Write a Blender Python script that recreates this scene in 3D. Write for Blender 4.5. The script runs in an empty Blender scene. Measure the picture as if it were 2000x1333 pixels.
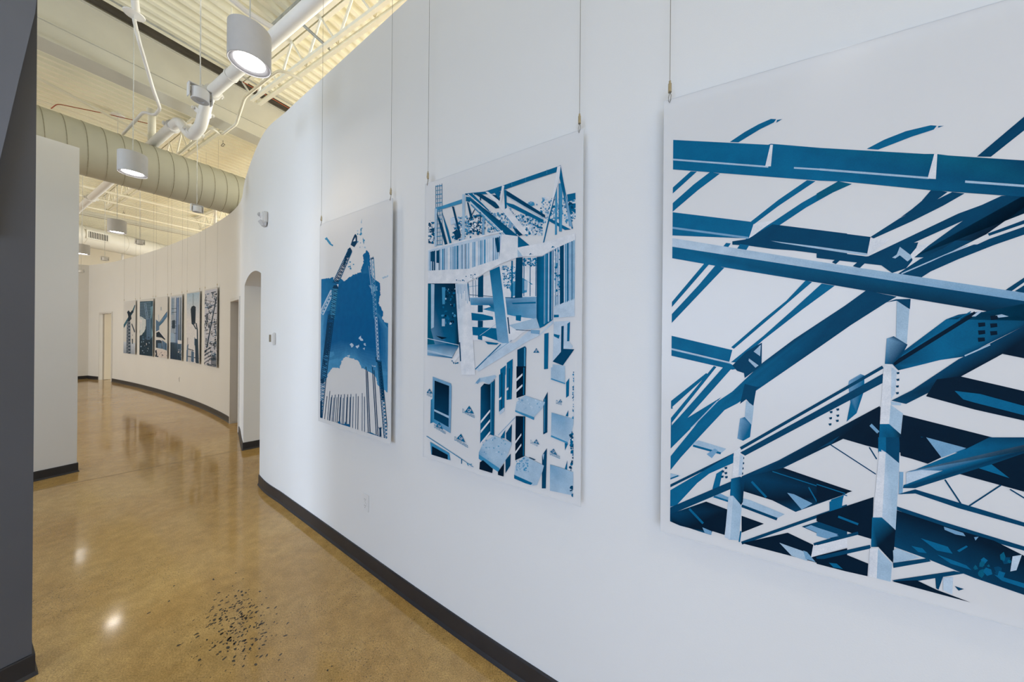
import bpy, bmesh, math, random
from mathutils import Vector, Matrix
random.seed(7)

# ------------------------------------------------------------------ camera, world, daylight, exposure
F = 614.0                    # focal length in pixels of a 2000 px wide frame
HZ = 649.0                   # image row of the horizon at the frame centre
ROLL = 0.0084
EYE = 1.62
SC = bpy.context.scene
COL = SC.collection
cam_d = bpy.data.cameras.new('camera')
cam_d.sensor_width = 36.0
cam_d.lens = 36.0 * F / 2000.0
cam_d.shift_y = (HZ - 666.5) / 2000.0
cam_d.clip_start = 0.02
cam = bpy.data.objects.new('camera', cam_d)
COL.objects.link(cam)
cam.matrix_world = Matrix.Translation((0, 0, EYE)) @ Matrix.Rotation(math.pi / 2, 4, 'X') @ Matrix.Rotation(ROLL, 4, 'Z')
SC.camera = cam

world = bpy.data.worlds.new('sky')
SC.world = world
world.use_nodes = True
bg = world.node_tree.nodes['Background']
bg.inputs[0].default_value = (0.62, 0.78, 1.0, 1)
bg.inputs[1].default_value = 1.0

SC.view_settings.view_transform = 'Standard'
SC.view_settings.look = 'None'
SC.view_settings.gamma = 1.0
SC.view_settings.use_curve_mapping = False
SC.view_settings.exposure = EXPOSURE = -0.04
SC.cycles.use_denoising = True
SC.cycles.use_adaptive_sampling = True
SC.cycles.adaptive_threshold = 0.05
SC.cycles.max_bounces = 7
SC.cycles.diffuse_bounces = 4
SC.cycles.glossy_bounces = 3
SC.cycles.transparent_max_bounces = 16
SC.cycles.sample_clamp_indirect = 6.0

DAY_W = 252.0               # daylight through the side windows
LAMP_W = 17.0               # each pendant
REAR_FILL_W = 2300.0             # added fill behind the gallery wall to brighten the ceiling
FAR_FILL_W = 400.0            # added warm fill for the far walls, from the unseen side bay
BAY_W = 400.0               # window of the bay between the dark wall and the partition
LAMP_COL = (1.0, 0.82, 0.64)

# building axes: the corridor (and the joists) run along A, the deck ribs and girders along U
AX = (-0.875, 0.484)
UX = (0.484, 0.875)
def W(a, u, z=0.0):
    return Vector((AX[0]*a + UX[0]*u, AX[1]*a + UX[1]*u, z))
BROT = math.atan2(AX[1], AX[0])

def add_area(name, loc, rot, sx, sy, power, color):
    l = bpy.data.lights.new(name, 'AREA')
    l.shape = 'RECTANGLE'; l.size = sx; l.size_y = sy; l.energy = power; l.color = color
    o = bpy.data.objects.new(name, l); COL.objects.link(o)
    o.location = loc; o.rotation_euler = rot
    return o
# the glazed facade on the camera's left (out of frame); light stands just outside the glass
WIN_U = -4.2
dl = add_area('daylight', W(-0.9, WIN_U - 0.35, 1.65), (0, 0, 0), 4.8, 2.7, DAY_W, (0.59, 0.735, 1.0))
dvec = Vector((UX[0], UX[1], 0.0))
dsky = dvec + Vector((0, 0, -0.42))          # skylight comes in slanting downwards
dl.rotation_euler = dsky.to_track_quat('-Z', 'Y').to_euler()

ol = add_area('far_fill', W(13.0, -7.95, 2.35), (0, 0, 0), 13.2, 4.0, FAR_FILL_W, (1.0, 0.90, 0.76))  # added light, lifts the far corridor walls
ol.rotation_euler = dvec.to_track_quat('-Z', 'Y').to_euler()
bl = add_area('bay_window_light', W(4.4, -7.95, 1.65), (0, 0, 0), 3.0, 2.7, BAY_W, (0.66, 0.79, 1.0))
bl.rotation_euler = dsky.to_track_quat('-Z', 'Y').to_euler()
rl = add_area('rear_fill', W(2.6, 12.25, 2.4), (0, 0, 0), 17.0, 3.8, REAR_FILL_W, (1.0, 0.985, 0.90))  # added light, reaches the deck over the wall tops
rl.rotation_euler = (-dvec).to_track_quat('-Z', 'Y').to_euler()

# ------------------------------------------------------------------ measuring helpers
def ray(px, py):
    u = px - 1000.0; v = py - HZ
    return (u + ROLL*v) / F, -(v - ROLL*u) / F          # x/y and z/y per metre of depth
def at_z(px, py, z):
    x, k = ray(px, py); y = (z - EYE) / k
    return Vector((x*y, y, z))
def at_y(px, py, y):
    x, k = ray(px, py)
    return Vector((x*y, y, EYE + k*y))
def at_a(px, py, a):
    x, k = ray(px, py); y = a / (AX[0]*x + AX[1])
    return Vector((x*y, y, EYE + k*y))

# ------------------------------------------------------------------ materials
def lin(c):
    return tuple((v/12.92 if v <= 0.04045 else ((v+0.055)/1.055)**2.4) for v in c)
def srgb(r, g, b):
    return lin((r/255.0, g/255.0, b/255.0))
MATS = {}
def mat(name, color, rough=0.6, metal=0.0, var=0.04, scale=6.0, bump=0.0, bscale=200.0, spec=0.5, emit=None, estr=0.0):
    m = bpy.data.materials.new(name); m.use_nodes = True
    nt = m.node_tree; b = nt.nodes['Principled BSDF']
    b.inputs['Roughness'].default_value = rough
    b.inputs['Metallic'].default_value = metal
    b.inputs['Specular IOR Level'].default_value = spec
    tc = nt.nodes.new('ShaderNodeTexCoord')
    n = nt.nodes.new('ShaderNodeTexNoise'); n.inputs['Scale'].default_value = scale; n.inputs['Detail'].default_value = 4
    nt.links.new(tc.outputs['Object'], n.inputs['Vector'])
    r = nt.nodes.new('ShaderNodeValToRGB')
    r.color_ramp.elements[0].position = 0.3; r.color_ramp.elements[1].position = 0.7
    r.color_ramp.elements[0].color = (*[max(0, c*(1-var)) for c in color], 1)
    r.color_ramp.elements[1].color = (*[min(1, c*(1+var)) for c in color], 1)
    nt.links.new(n.outputs['Fac'], r.inputs['Fac'])
    nt.links.new(r.outputs['Color'], b.inputs['Base Color'])
    if bump > 0:
        n2 = nt.nodes.new('ShaderNodeTexNoise'); n2.inputs['Scale'].default_value = bscale
        nt.links.new(tc.outputs['Object'], n2.inputs['Vector'])
        bp = nt.nodes.new('ShaderNodeBump'); bp.inputs['Strength'].default_value = bump; bp.inputs['Distance'].default_value = 0.002
        nt.links.new(n2.outputs['Fac'], bp.inputs['Height']); nt.links.new(bp.outputs['Normal'], b.inputs['Normal'])
    if emit:
        b.inputs['Emission Color'].default_value = (*emit, 1); b.inputs['Emission Strength'].default_value = estr
    MATS[name] = m
    return m

M_WALL = mat('wall_paint', (0.80, 0.80, 0.79), 0.55, var=0.012, scale=1.5, bump=0.12, bscale=260, spec=0.3)
M_FIN = mat('charcoal_wall_paint', (0.105, 0.108, 0.12), 0.5, var=0.04, scale=2.0, bump=0.1, spec=0.3)
M_FASCIA = mat('slate_paint', (0.17, 0.185, 0.225), 0.5, var=0.05, scale=2.5, bump=0.1, spec=0.3)
M_BASE = mat('rubber_base', (0.022, 0.022, 0.026), 0.45, var=0.15, scale=8)
M_DECK = mat('deck_paint', (0.89, 0.865, 0.70), 0.5, var=0.03, scale=3)
M_STEEL = mat('painted_steel', (0.89, 0.86, 0.72), 0.45, var=0.04, scale=8)
M_GIRDER = mat('girder_paint', (0.60, 0.585, 0.50), 0.5, var=0.04, scale=4)
M_PIPE = mat('pipe_paint', (0.80, 0.79, 0.76), 0.4, var=0.03, scale=6)
M_DUCT = mat('duct_paint', (0.56, 0.555, 0.45), 0.45, var=0.03, scale=4)
M_DUCT2 = mat('white_duct_paint', (0.82, 0.80, 0.72), 0.45, var=0.03, scale=4)
M_LAMP = mat('lamp_enamel', (0.60, 0.60, 0.61), 0.5, var=0.02, scale=20, bump=0.1, bscale=400)
M_TRIM = mat('lamp_trim', (0.42, 0.42, 0.45), 0.35, var=0.03)
M_GLOW = mat('lamp_diffuser', (0.9, 0.9, 0.9), 0.5, emit=(1.0, 0.95, 0.88), estr=24.0)
M_CORD = mat('cord', (0.62, 0.64, 0.62), 0.5, var=0.08, scale=60)
M_CABLE = mat('steel_cable', (0.28, 0.27, 0.26), 0.35, metal=0.8, var=0.1, scale=300)
M_BRASS = mat('nickel_grip', (0.50, 0.44, 0.33), 0.3, metal=0.9, var=0.08, scale=60)
M_PLASTIC = mat('white_plastic', (0.78, 0.78, 0.78), 0.35, var=0.02)
M_GREYPL = mat('grey_plastic', (0.46, 0.46, 0.46), 0.45, var=0.05)
M_SCREEN = mat('thermostat_screen', (0.22, 0.19, 0.14), 0.2, var=0.08, scale=30)
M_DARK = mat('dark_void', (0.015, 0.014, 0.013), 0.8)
M_HINGE = mat('hinge_steel', (0.16, 0.155, 0.15), 0.4, metal=0.6)
M_DOOR = mat('door_paint', (0.52, 0.49, 0.50), 0.45, var=0.03)
M_FRAME = mat('door_frame_paint', (0.70, 0.69, 0.67), 0.4, var=0.02)
M_CREAM = mat('cream_paint', (0.76, 0.70, 0.58), 0.6, var=0.02, scale=2)
M_RED = mat('red_cable', (0.36, 0.08, 0.03), 0.5, var=0.15, scale=40)
M_GALV = mat('galvanised', (0.45, 0.47, 0.46), 0.35, metal=0.5, var=0.2, scale=12)
M_SEAM = mat('duct_seam', (0.34, 0.32, 0.23), 0.5)
M_STONE = mat('dark_stone', (0.055, 0.045, 0.032), 0.16, var=0.4, scale=50)
M_CUT = mat('saw_cut', (0.10, 0.065, 0.03), 0.4)
M_GAPSHADE = mat('gap_shade', (0.060, 0.050, 0.036), 0.6, var=0.2)  # dark brown painted for the shade in the gap above the girder
M_BLACK = mat('black_rubber', (0.02, 0.02, 0.02), 0.5)

def floor_material():
    m = bpy.data.materials.new('polished_concrete'); m.use_nodes = True
    nt = m.node_tree; b = nt.nodes['Principled BSDF']; L = nt.links.new
    tc = nt.nodes.new('ShaderNodeTexCoord')
    def noise(scale, detail=4, rough=0.5, dist=0.0):
        n = nt.nodes.new('ShaderNodeTexNoise'); n.inputs['Scale'].default_value = scale
        n.inputs['Detail'].default_value = detail; n.inputs['Roughness'].default_value = rough; n.inputs['Distortion'].default_value = dist
        L(tc.outputs['Object'], n.inputs['Vector']); return n
    def ramp(src, p0, c0, p1, c1):
        r = nt.nodes.new('ShaderNodeValToRGB'); r.color_ramp.elements[0].position = p0; r.color_ramp.elements[1].position = p1
        r.color_ramp.elements[0].color = (*c0, 1); r.color_ramp.elements[1].color = (*c1, 1); L(src, r.inputs['Fac']); return r
    def mix(mode, fac, a, c):
        x = nt.nodes.new('ShaderNodeMixRGB'); x.blend_type = mode
        if isinstance(fac, float): x.inputs[0].default_value = fac
        else: L(fac, x.inputs[0])
        L(a, x.inputs[1])
        if isinstance(c, tuple): x.inputs[2].default_value = (*c, 1)
        else: L(c, x.inputs[2])
        return x
    big = ramp(noise(1.1, 5, 0.55, 0.6).outputs['Fac'], 0.32, (0.490, 0.290, 0.085), 0.68, (0.610, 0.405, 0.150))
    med = ramp(noise(14, 5, 0.6).outputs['Fac'], 0.3, (0.80, 0.79, 0.77), 0.7, (1.12, 1.12, 1.12))
    c1 = mix('MULTIPLY', 1.0, big.outputs[0], med.outputs[0])
    fine = ramp(noise(170, 3, 0.7).outputs['Fac'], 0.34, (0.52, 0.50, 0.46), 0.62, (1.2, 1.2, 1.2))
    c2 = mix('MULTIPLY', 0.8, c1.outputs[0], fine.outputs[0])
    # ground-open fine aggregate specks, in patches
    vo = nt.nodes.new('ShaderNodeTexVoronoi'); vo.inputs['Scale'].default_value = 75; vo.inputs['Randomness'].default_value = 1.0
    L(tc.outputs['Object'], vo.inputs['Vector'])
    sp = ramp(vo.outputs['Distance'], 0.12, (1, 1, 1), 0.24, (0, 0, 0))
    patch = ramp(noise(1.7, 3, 0.6, 0.5).outputs['Fac'], 0.42, (0, 0, 0), 0.62, (1, 1, 1))
    mm = mix('MULTIPLY', 1.0, sp.outputs[0], patch.outputs[0])
    c3 = mix('MIX', mm.outputs[0], c2.outputs[0], (0.085, 0.058, 0.03))
    vo2 = nt.nodes.new('ShaderNodeTexVoronoi'); vo2.inputs['Scale'].default_value = 130
    L(tc.outputs['Object'], vo2.inputs['Vector'])
    lt = ramp(vo2.outputs['Distance'], 0.10, (1, 1, 1), 0.2, (0, 0, 0))
    c4 = mix('MIX', mix('MULTIPLY', 0.85, lt.outputs[0], patch.outputs[0]).outputs[0], c3.outputs[0], (0.42, 0.33, 0.22))
    L(c4.outputs[0], b.inputs['Base Color'])
    rr = ramp(noise(2.3, 4, 0.6, 0.8).outputs['Fac'], 0.3, (0.055, 0.055, 0.055), 0.7, (0.15, 0.15, 0.15))
    L(rr.outputs[0], b.inputs['Roughness'])
    b.inputs['Specular IOR Level'].default_value = 0.62
    bp = nt.nodes.new('ShaderNodeBump'); bp.inputs['Strength'].default_value = 0.02; bp.inputs['Distance'].default_value = 0.003
    L(noise(5, 3).outputs['Fac'], bp.inputs['Height']); L(bp.outputs['Normal'], b.inputs['Normal'])
    return m
M_FLOOR = floor_material()

def sheet_material():
    m = bpy.data.materials.new('frosted_acrylic'); m.use_nodes = True
    nt = m.node_tree; b = nt.nodes['Principled BSDF']; out = nt.nodes['Material Output']
    b.inputs['Base Color'].default_value = (0.86, 0.86, 0.865, 1); b.inputs['Roughness'].default_value = 0.28
    b.inputs['Specular IOR Level'].default_value = 0.35
    n = nt.nodes.new('ShaderNodeTexNoise'); n.inputs['Scale'].default_value = 2.0
    tc = nt.nodes.new('ShaderNodeTexCoord'); nt.links.new(tc.outputs['Object'], n.inputs['Vector'])
    mr = nt.nodes.new('ShaderNodeMapRange'); mr.inputs[3].default_value = 0.72; mr.inputs[4].default_value = 0.78
    nt.links.new(n.outputs['Fac'], mr.inputs[0])
    t = nt.nodes.new('ShaderNodeBsdfTransparent'); t.inputs[0].default_value = (0.94, 0.96, 0.97, 1)
    mx = nt.nodes.new('ShaderNodeMixShader')
    nt.links.new(mr.outputs[0], mx.inputs[0]); nt.links.new(t.outputs[0], mx.inputs[1]); nt.links.new(b.outputs[0], mx.inputs[2])
    nt.links.new(mx.outputs[0], out.inputs['Surface'])
    return m
M_SHEET = sheet_material()
M_EDGE = mat('acrylic_edge', (0.70, 0.73, 0.76), 0.2, var=0.02)

def print_material():
    m = bpy.data.materials.new('printed_ink'); m.use_nodes = True
    nt = m.node_tree; b = nt.nodes['Principled BSDF']; L = nt.links.new
    at = nt.nodes.new('ShaderNodeAttribute'); at.attribute_name = 'ink'
    tc = nt.nodes.new('ShaderNodeTexCoord')
    n = nt.nodes.new('ShaderNodeTexNoise'); n.inputs['Scale'].default_value = 420; n.inputs['Detail'].default_value = 2
    L(tc.outputs['Object'], n.inputs['Vector'])
    n2 = nt.nodes.new('ShaderNodeTexNoise'); n2.inputs['Scale'].default_value = 22; n2.inputs['Detail'].default_value = 5
    L(tc.outputs['Object'], n2.inputs['Vector'])
    r = nt.nodes.new('ShaderNodeValToRGB')
    r.color_ramp.elements[0].position = 0.3; r.color_ramp.elements[1].position = 0.7
    r.color_ramp.elements[0].color = (0.80, 0.82, 0.84, 1); r.color_ramp.elements[1].color = (1.2, 1.17, 1.14, 1)
    L(n.outputs['Fac'], r.inputs['Fac'])
    r2 = nt.nodes.new('ShaderNodeValToRGB')
    r2.color_ramp.elements[0].position = 0.3; r2.color_ramp.elements[1].position = 0.7
    r2.color_ramp.elements[0].color = (0.80, 0.83, 0.86, 1); r2.color_ramp.elements[1].color = (1.18, 1.15, 1.12, 1)
    L(n2.outputs['Fac'], r2.inputs['Fac'])
    x = nt.nodes.new('ShaderNodeMixRGB'); x.blend_type = 'MULTIPLY'; x.inputs[0].default_value = 0.4
    L(at.outputs['Color'], x.inputs[1]); L(r.outputs[0], x.inputs[2])
    y = nt.nodes.new('ShaderNodeMixRGB'); y.blend_type = 'MULTIPLY'; y.inputs[0].default_value = 0.55
    L(x.outputs[0], y.inputs[1]); L(r2.outputs[0], y.inputs[2])
    L(y.outputs[0], b.inputs['Base Color'])
    b.inputs['Roughness'].default_value = 0.5; b.inputs['Specular IOR Level'].default_value = 0.05
    return m
M_PRINT = print_material()

# ------------------------------------------------------------------ mesh helpers
def new_obj(name, bm, m, parent=None, smooth=False):
    me = bpy.data.meshes.new(name)
    bm.to_mesh(me); bm.free()
    if smooth:
        for p in me.polygons: p.use_smooth = True
        try: me.set_sharp_from_angle(angle=math.radians(35))
        except Exception: pass
    if m is not None: me.materials.append(m)
    o = bpy.data.objects.new(name, me); COL.objects.link(o)
    if parent is not None: o.parent = parent
    return o
def empty(name, loc=(0, 0, 0), rz=0.0):
    o = bpy.data.objects.new(name, None); COL.objects.link(o)
    o.empty_display_size = 0.1
    o.location = loc; o.rotation_euler = (0, 0, rz)
    return o
def tag(o, label=None, cat=None, group=None, kind=None):
    if label: o['label'] = label
    if cat: o['category'] = cat
    if group: o['group'] = group
    if kind: o['kind'] = kind
    return o
def bm_box(bm, c, s, rz=0.0, bevel=0.0):
    mtx = Matrix.Translation(c) @ Matrix.Rotation(rz, 4, 'Z') @ Matrix.Diagonal((s[0], s[1], s[2], 1))
    r = bmesh.ops.create_cube(bm, size=1.0, matrix=mtx)
    if bevel > 0:
        es = list({e for v in r['verts'] for e in v.link_edges})
        bmesh.ops.bevel(bm, geom=es, offset=bevel, segments=2, affect='EDGES')
def bm_tube(bm, p, q, r, n=10, r2=None, caps=True):
    p = Vector(p); q = Vector(q); d = q - p
    if d.length < 1e-6: return
    mtx = Matrix.Translation((p+q)/2) @ d.to_track_quat('Z', 'Y').to_matrix().to_4x4()
    bmesh.ops.create_cone(bm, cap_ends=caps, segments=n, radius1=r, radius2=r if r2 is None else r2, depth=d.length, matrix=mtx)
def bm_sphere(bm, c, r, n=10):
    bmesh.ops.create_uvsphere(bm, u_segments=n, v_segments=max(6, n//2), radius=r, matrix=Matrix.Translation(c))
def bm_path(bm, pts, r, n=8):
    """smooth bent tube with mitred rings through pts"""
    pts = [Vector(p) for p in pts]
    rings = []
    up = Vector((0.13, 0.31, 0.94)).normalized()
    for i, p in enumerate(pts):
        d = (pts[min(i+1, len(pts)-1)] - pts[max(i-1, 0)]).normalized()
        s = d.cross(up)
        if s.length < 1e-3: s = d.cross(Vector((1, 0, 0)))
        s.normalize(); t = d.cross(s).normalized()
        rings.append([bm.verts.new(p + r*(math.cos(2*math.pi*k/n)*s + math.sin(2*math.pi*k/n)*t)) for k in range(n)])
    for a, b in zip(rings, rings[1:]):
        for k in range(n):
            bm.faces.new((a[k], a[(k+1) % n], b[(k+1) % n], b[k]))
    bm.faces.new(rings[0][::-1]); bm.faces.new(rings[-1])
    bmesh.ops.recalc_face_normals(bm, faces=bm.faces)
def bend(pts, rad=0.08, n=4):
    """round the corners of a polyline"""
    pts = [Vector(p) for p in pts]; out = [pts[0]]
    for a, b, c in zip(pts, pts[1:], pts[2:]):
        l1 = min(rad, (b-a).length*0.45); l2 = min(rad, (c-b).length*0.45)
        p = b + (a-b).normalized()*l1; q = b + (c-b).normalized()*l2
        for i in range(n+1):
            t = i/n
            out.append(p*(1-t)**2 + b*2*t*(1-t) + q*t*t)
    out.append(pts[-1])
    return out
def bm_lathe(bm, prof, n=32, c=(0, 0, 0)):
    rings = []
    c = Vector(c)
    for r, z in prof:
        rings.append([bm.verts.new(c + Vector((r*math.cos(2*math.pi*k/n), r*math.sin(2*math.pi*k/n), z))) for k in range(n)])
    for a, b in zip(rings, rings[1:]):
        for k in range(n):
            bm.faces.new((a[k], a[(k+1) % n], b[(k+1) % n], b[k]))
    return rings
def bm_prism(bm, poly, z0, z1):
    lo = [bm.verts.new((x, y, z0)) for x, y in poly]; hi = [bm.verts.new((x, y, z1)) for x, y in poly]
    n = len(poly)
    bm.faces.new(lo[::-1]); bm.faces.new(hi)
    for i in range(n): bm.faces.new((lo[i], lo[(i+1) % n], hi[(i+1) % n], hi[i]))
    bmesh.ops.recalc_face_normals(bm, faces=bm.faces)
def B(): return bmesh.new()
# ------------------------------------------------------------------ the shell
TOPZ = 3.66
bm = B()
cor = [W(-7, -7.6), W(20, -7.6), W(20, 12), W(-7, 12)]
bm_prism(bm, [(c.x, c.y) for c in cor], -0.15, 0.0)
floor = tag(new_obj('floor', bm, M_FLOOR), 'glossy tan polished concrete floor', None, None, 'structure')

# corrugated roof deck: ribs run along U
bm = B()
P = 0.1524; prof = []
a = -7.2
while a < 20.2:
    prof += [(a, 5.222), (a + 0.058, 5.222), (a + 0.078, 5.165), (a + 0.132, 5.165)]
    a += P
lo = [bm.verts.new(W(x, -7.8, z)) for x, z in prof]; hi = [bm.verts.new(W(x, 12.2, z)) for x, z in prof]
for i in range(len(prof)-1): bm.faces.new((lo[i], hi[i], hi[i+1], lo[i+1]))
top = [bm.verts.new(W(*c, 5.3)) for c in ((-7.2, -7.8), (20.2, -7.8), (20.2, 12.2), (-7.2, 12.2))]
bm.faces.new(top)
ceiling = tag(new_obj('ceiling', bm, M_DECK), 'cream painted corrugated metal roof deck', None, None, 'structure')

# outer walls of the building
def outer(name, a0, u0, a1, u1, z0=0.0, z1=5.17, m=None, parent=None, t=0.2):
    bm = B()
    p = W(a0, u0); q = W(a1, u1); d = (q-p)
    bm_box(bm, ((p+q)/2) + Vector((0, 0, (z0+z1)/2)), (d.length, t, z1-z0), math.atan2(d.y, d.x))
    o = new_obj(name, bm, m or M_CREAM, parent)
    if parent is None: tag(o, None, None, None, 'structure')
    return o
outer('wall_far', 19.9, -7.7, 19.9, 12.1)
outer('wall_back', -6.9, -7.7, -6.9, 12.1)
def glazed(name, a0, a1, u, label, n, wname, head=4.4):
    """window wall: sill, header, end pier and a mullioned window"""
    sill = outer(wname, a0, u, a1, u, 0.0, 0.3)
    outer('header', a0, u, a1, u, head, 5.17, None, sill)
    win = empty(name); tag(win, label, None, None, 'structure')
    for k in range(n+1):
        aa = a0+0.05 + k*(a1-a0-0.1)/n
        outer('mullion', aa-0.03, u, aa+0.03, u, 0.3, head, M_FRAME, win, 0.1)
    for zz in (0.33, head*0.52, head-0.03):
        outer('rail', a0, u, a1, u, zz-0.03, zz+0.03, M_FRAME, win, 0.08)
glazed('window_1', -3.35, 1.55, -4.2, 'tall glazed side window with slim mullions', 3, 'wall_window_side', 3.0)
outer('wall_window_pier', -6.8, -4.2, -3.35, -4.2)
outer('wall_window_jamb', 1.55, -4.2, 2.72, -4.2)
outer('wall_bay_return', 2.72, -7.6, 2.72, -4.1)
glazed('window_4', 2.72, 6.1, -7.6, 'glazed window of the bay behind the dark wall', 2, 'wall_bay_middle', 3.0)
glazed('added_window_2', 6.1, 19.8, -7.6, 'unseen window added in the far side bay for the warm fill', 8, 'wall_bay_side')  # window added to go with the warm far fill
glazed('added_window_3', -6.8, 19.8, 11.9, 'unseen long window added behind the gallery wall for the fill light', 14, 'wall_rear')  # window added to go with the rear fill

# curved gallery wall ------------------------------------------------
CP = [(4.6, -0.98), (3.4, -0.33), (2.3, 0.26), (1.37, 0.745), (0.557, 1.165), (0.065, 1.459), (-0.46, 1.80), (-1.057, 2.205), (-1.60, 2.575),
      (-2.10, 2.915), (-2.639, 3.30), (-3.60, 4.226), (-4.272, 4.937), (-4.875, 5.447), (-5.75, 6.06), (-6.91, 6.80), (-8.55, 7.75),
      (-10.1, 8.58), (-11.2, 9.13), (-12.2, 9.60)]
I_ARCH = 10; I_DOOR = 12
def catmull(i, t):
    p = [Vector(CP[max(0, min(len(CP)-1, j))]) for j in (i-1, i, i+1, i+2)]
    return 0.5*((2*p[1]) + (p[2]-p[0])*t + (2*p[0]-5*p[1]+4*p[2]-p[3])*t*t + (3*p[1]-p[0]-3*p[2]+p[3])*t**3)
SUB = 12
path = []                                    # (point, segment, t)
for i in range(len(CP)-1):
    for k in range(SUB):
        path.append((catmull(i, k/SUB), i, k/SUB))
path.append((Vector(CP[-1]), len(CP)-2, 1.0))
def path_normal(j):
    p = path[max(0, j-1)][0]; q = path[min(len(path)-1, j+1)][0]
    d = (q-p).normalized()
    return Vector((-d.y, d.x))               # towards the corridor
PN = [path_normal(j) for j in range(len(path))]
THICK = 0.32
SPR, RISE, DOORH = 2.215, 0.085, 2.15
def z_bottom(seg, t):
    if seg == I_ARCH: return SPR + RISE*(1-(2*t-1)**2)
    if seg == I_DOOR: return DOORH
    return 0.0
bm = B()
prev = None
for j in range(len(path)-1):
    p0, seg, t0 = path[j]; p1 = path[j+1][0]; t1 = t0 + 1/SUB
    za, zb = z_bottom(seg, t0), z_bottom(seg, t1)
    f0 = p0; b0 = p0 - PN[j]*THICK; f1 = p1; b1 = p1 - PN[j+1]*THICK
    def v(p, z): return bm.verts.new((p.x, p.y, z))
    bm.faces.new((v(f0, za), v(f0, TOPZ), v(f1, TOPZ), v(f1, zb)))
    bm.faces.new((v(b0, za), v(b1, zb), v(b1, TOPZ), v(b0, TOPZ)))
    bm.faces.new((v(f0, TOPZ), v(b0, TOPZ), v(b1, TOPZ), v(f1, TOPZ)))
    bm.faces.new((v(f0, za), v(f1, zb), v(b1, zb), v(b0, za)))
    if prev is None or abs(prev-za) > 0.3:    # jamb faces
        lo_, hi_ = (0.0, za) if prev is not None else (0.0, TOPZ)
        if prev is not None: lo_, hi_ = min(prev, za), max(prev, za)
        bm.faces.new((v(f0, lo_), v(f0, hi_), v(b0, hi_), v(b0, lo_)))
    prev = zb
bmesh.ops.remove_doubles(bm, verts=bm.verts, dist=0.0005)
bmesh.ops.recalc_face_normals(bm, faces=bm.faces)
wall_right = tag(new_obj('wall_right', bm, M_WALL, smooth=True), 'long white gallery wall curving away beside the corridor', None, None, 'structure')

def base_strip(name, pts, h=0.102, t=0.009):
    """cove base along a polyline of (point, outward normal)"""
    bm = B(); rings = []
    for p, n in pts:
        rows = [(0.0, 0.0005), (0.0, h), (t*0.75, h), (t, h-0.006), (t, 0.018), (t*1.9, 0.0025), (t*1.9, 0.0005)]
        rings.append([bm.verts.new((p.x + n.x*o, p.y + n.y*o, z)) for o, z in rows])
    for a, b in zip(rings, rings[1:]):
        for k in range(len(a)-1): bm.faces.new((a[k], b[k], b[k+1], a[k+1]))
    bm.faces.new(rings[0]); bm.faces.new(rings[-1][::-1])
    bmesh.ops.recalc_face_normals(bm, faces=bm.faces)
    return tag(new_obj(name, bm, M_BASE), 'black rubber base along the foot of the wall', None, None, 'structure')
def base_range(name, s0, s1, extra_start=None, extra_end=None):
    pts = []
    for j, (p, seg, t) in enumerate(path):
        if s0*SUB <= j <= s1*SUB: pts.append((p, PN[j]))
    if extra_end: pts += extra_end
    if extra_start: pts = extra_start + pts
    return base_strip(name, pts)
base_range('baseboard_right', 0, I_ARCH)
jj = (I_ARCH+1)*SUB
pf = path[jj][0]; nf = PN[jj]; tdir = Vector((nf.y, -nf.x))     # along the path, away
base_range('baseboard_pier', I_ARCH+1, I_DOOR, extra_start=[(pf - nf*THICK, -tdir), (pf - nf*0.001, -tdir), (pf, (nf-tdir).normalized())])
base_range('baseboard_far', I_DOOR+1, len(CP)-1)

def wall_seg(name, p, q, z0, z1, t=0.16, m=None, side=1, parent=None, label=None):
    """slab whose visible face runs p->q; thickness goes to the right of p->q when side=1"""
    bm = B(); p = Vector(p); q = Vector(q); d = (q-p).normalized(); n = Vector((d.y, -d.x))*side
    bm_prism(bm, [(p.x, p.y), (q.x, q.y), (q.x+n.x*t, q.y+n.y*t), (p.x+n.x*t, p.y+n.y*t)], z0, z1)
    o = new_obj(name, bm, m or M_WALL, parent)
    if parent is None: tag(o, label, None, None, 'structure')
    return o
E0 = (-12.2, 9.60); E1 = (-13.04, 9.93); E2 = (-13.66, 10.14); E4 = (-13.66 - 3.4*UX[0], 10.14 - 3.4*UX[1])
wall_end = wall_seg('wall_end', E1, E2, 0, TOPZ, 0.16, label='white end wall beside the far doorway')
wall_seg('wall_header', E0, E1, 2.14, TOPZ, 0.16, parent=wall_end)
wall_seg('wall_corner', E2, E4, 0, TOPZ, 0.16, label='white wall meeting the far end wall in a corner')
def seg_norm(p, q):
    d = (Vector(q)-Vector(p)).normalized(); return Vector((-d.y, d.x))
n1 = seg_norm(E1, E2); n2 = seg_norm(E2, E4)
base_strip('baseboard_end', [(Vector(E1), n1), (Vector(E2), n1)])
base_strip('baseboard_corner', [(Vector(E2), n2), (Vector(E4), n2)])

# left-hand fin walls across the side bays
FA, FU = 2.655, 0.205
PA, PU = 6.01, 0.735
def fin(name, a, u1, u0, m, label):
    bm = B(); t = 0.14
    pts = [W(a, u0), W(a, u1), W(a+t, u1), W(a+t, u0)]
    bm_prism(bm, [(p.x, p.y) for p in pts], 0, TOPZ)
    o = new_obj(name, bm, m)
    tag(o, label, None, None, 'structure')
    na = -Vector(AX); nu = Vector(UX)
    def p2(a_, u_): w = W(a_, u_); return Vector((w.x, w.y))
    base_strip(name.replace('wall', 'baseboard'), [(p2(a, u0), na), (p2(a, u1-0.001), na), (p2(a, u1), (na+nu).normalized()*1.3), (p2(a+0.002, u1), nu), (p2(a+t, u1), nu)])
    return o
fin('wall_left', FA, FU, -4.1, M_FIN, 'dark charcoal wall end at the left edge')
fin('wall_partition', PA, PU, -7.5, M_WALL, 'white partition wall ending at the corridor on the left')

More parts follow.
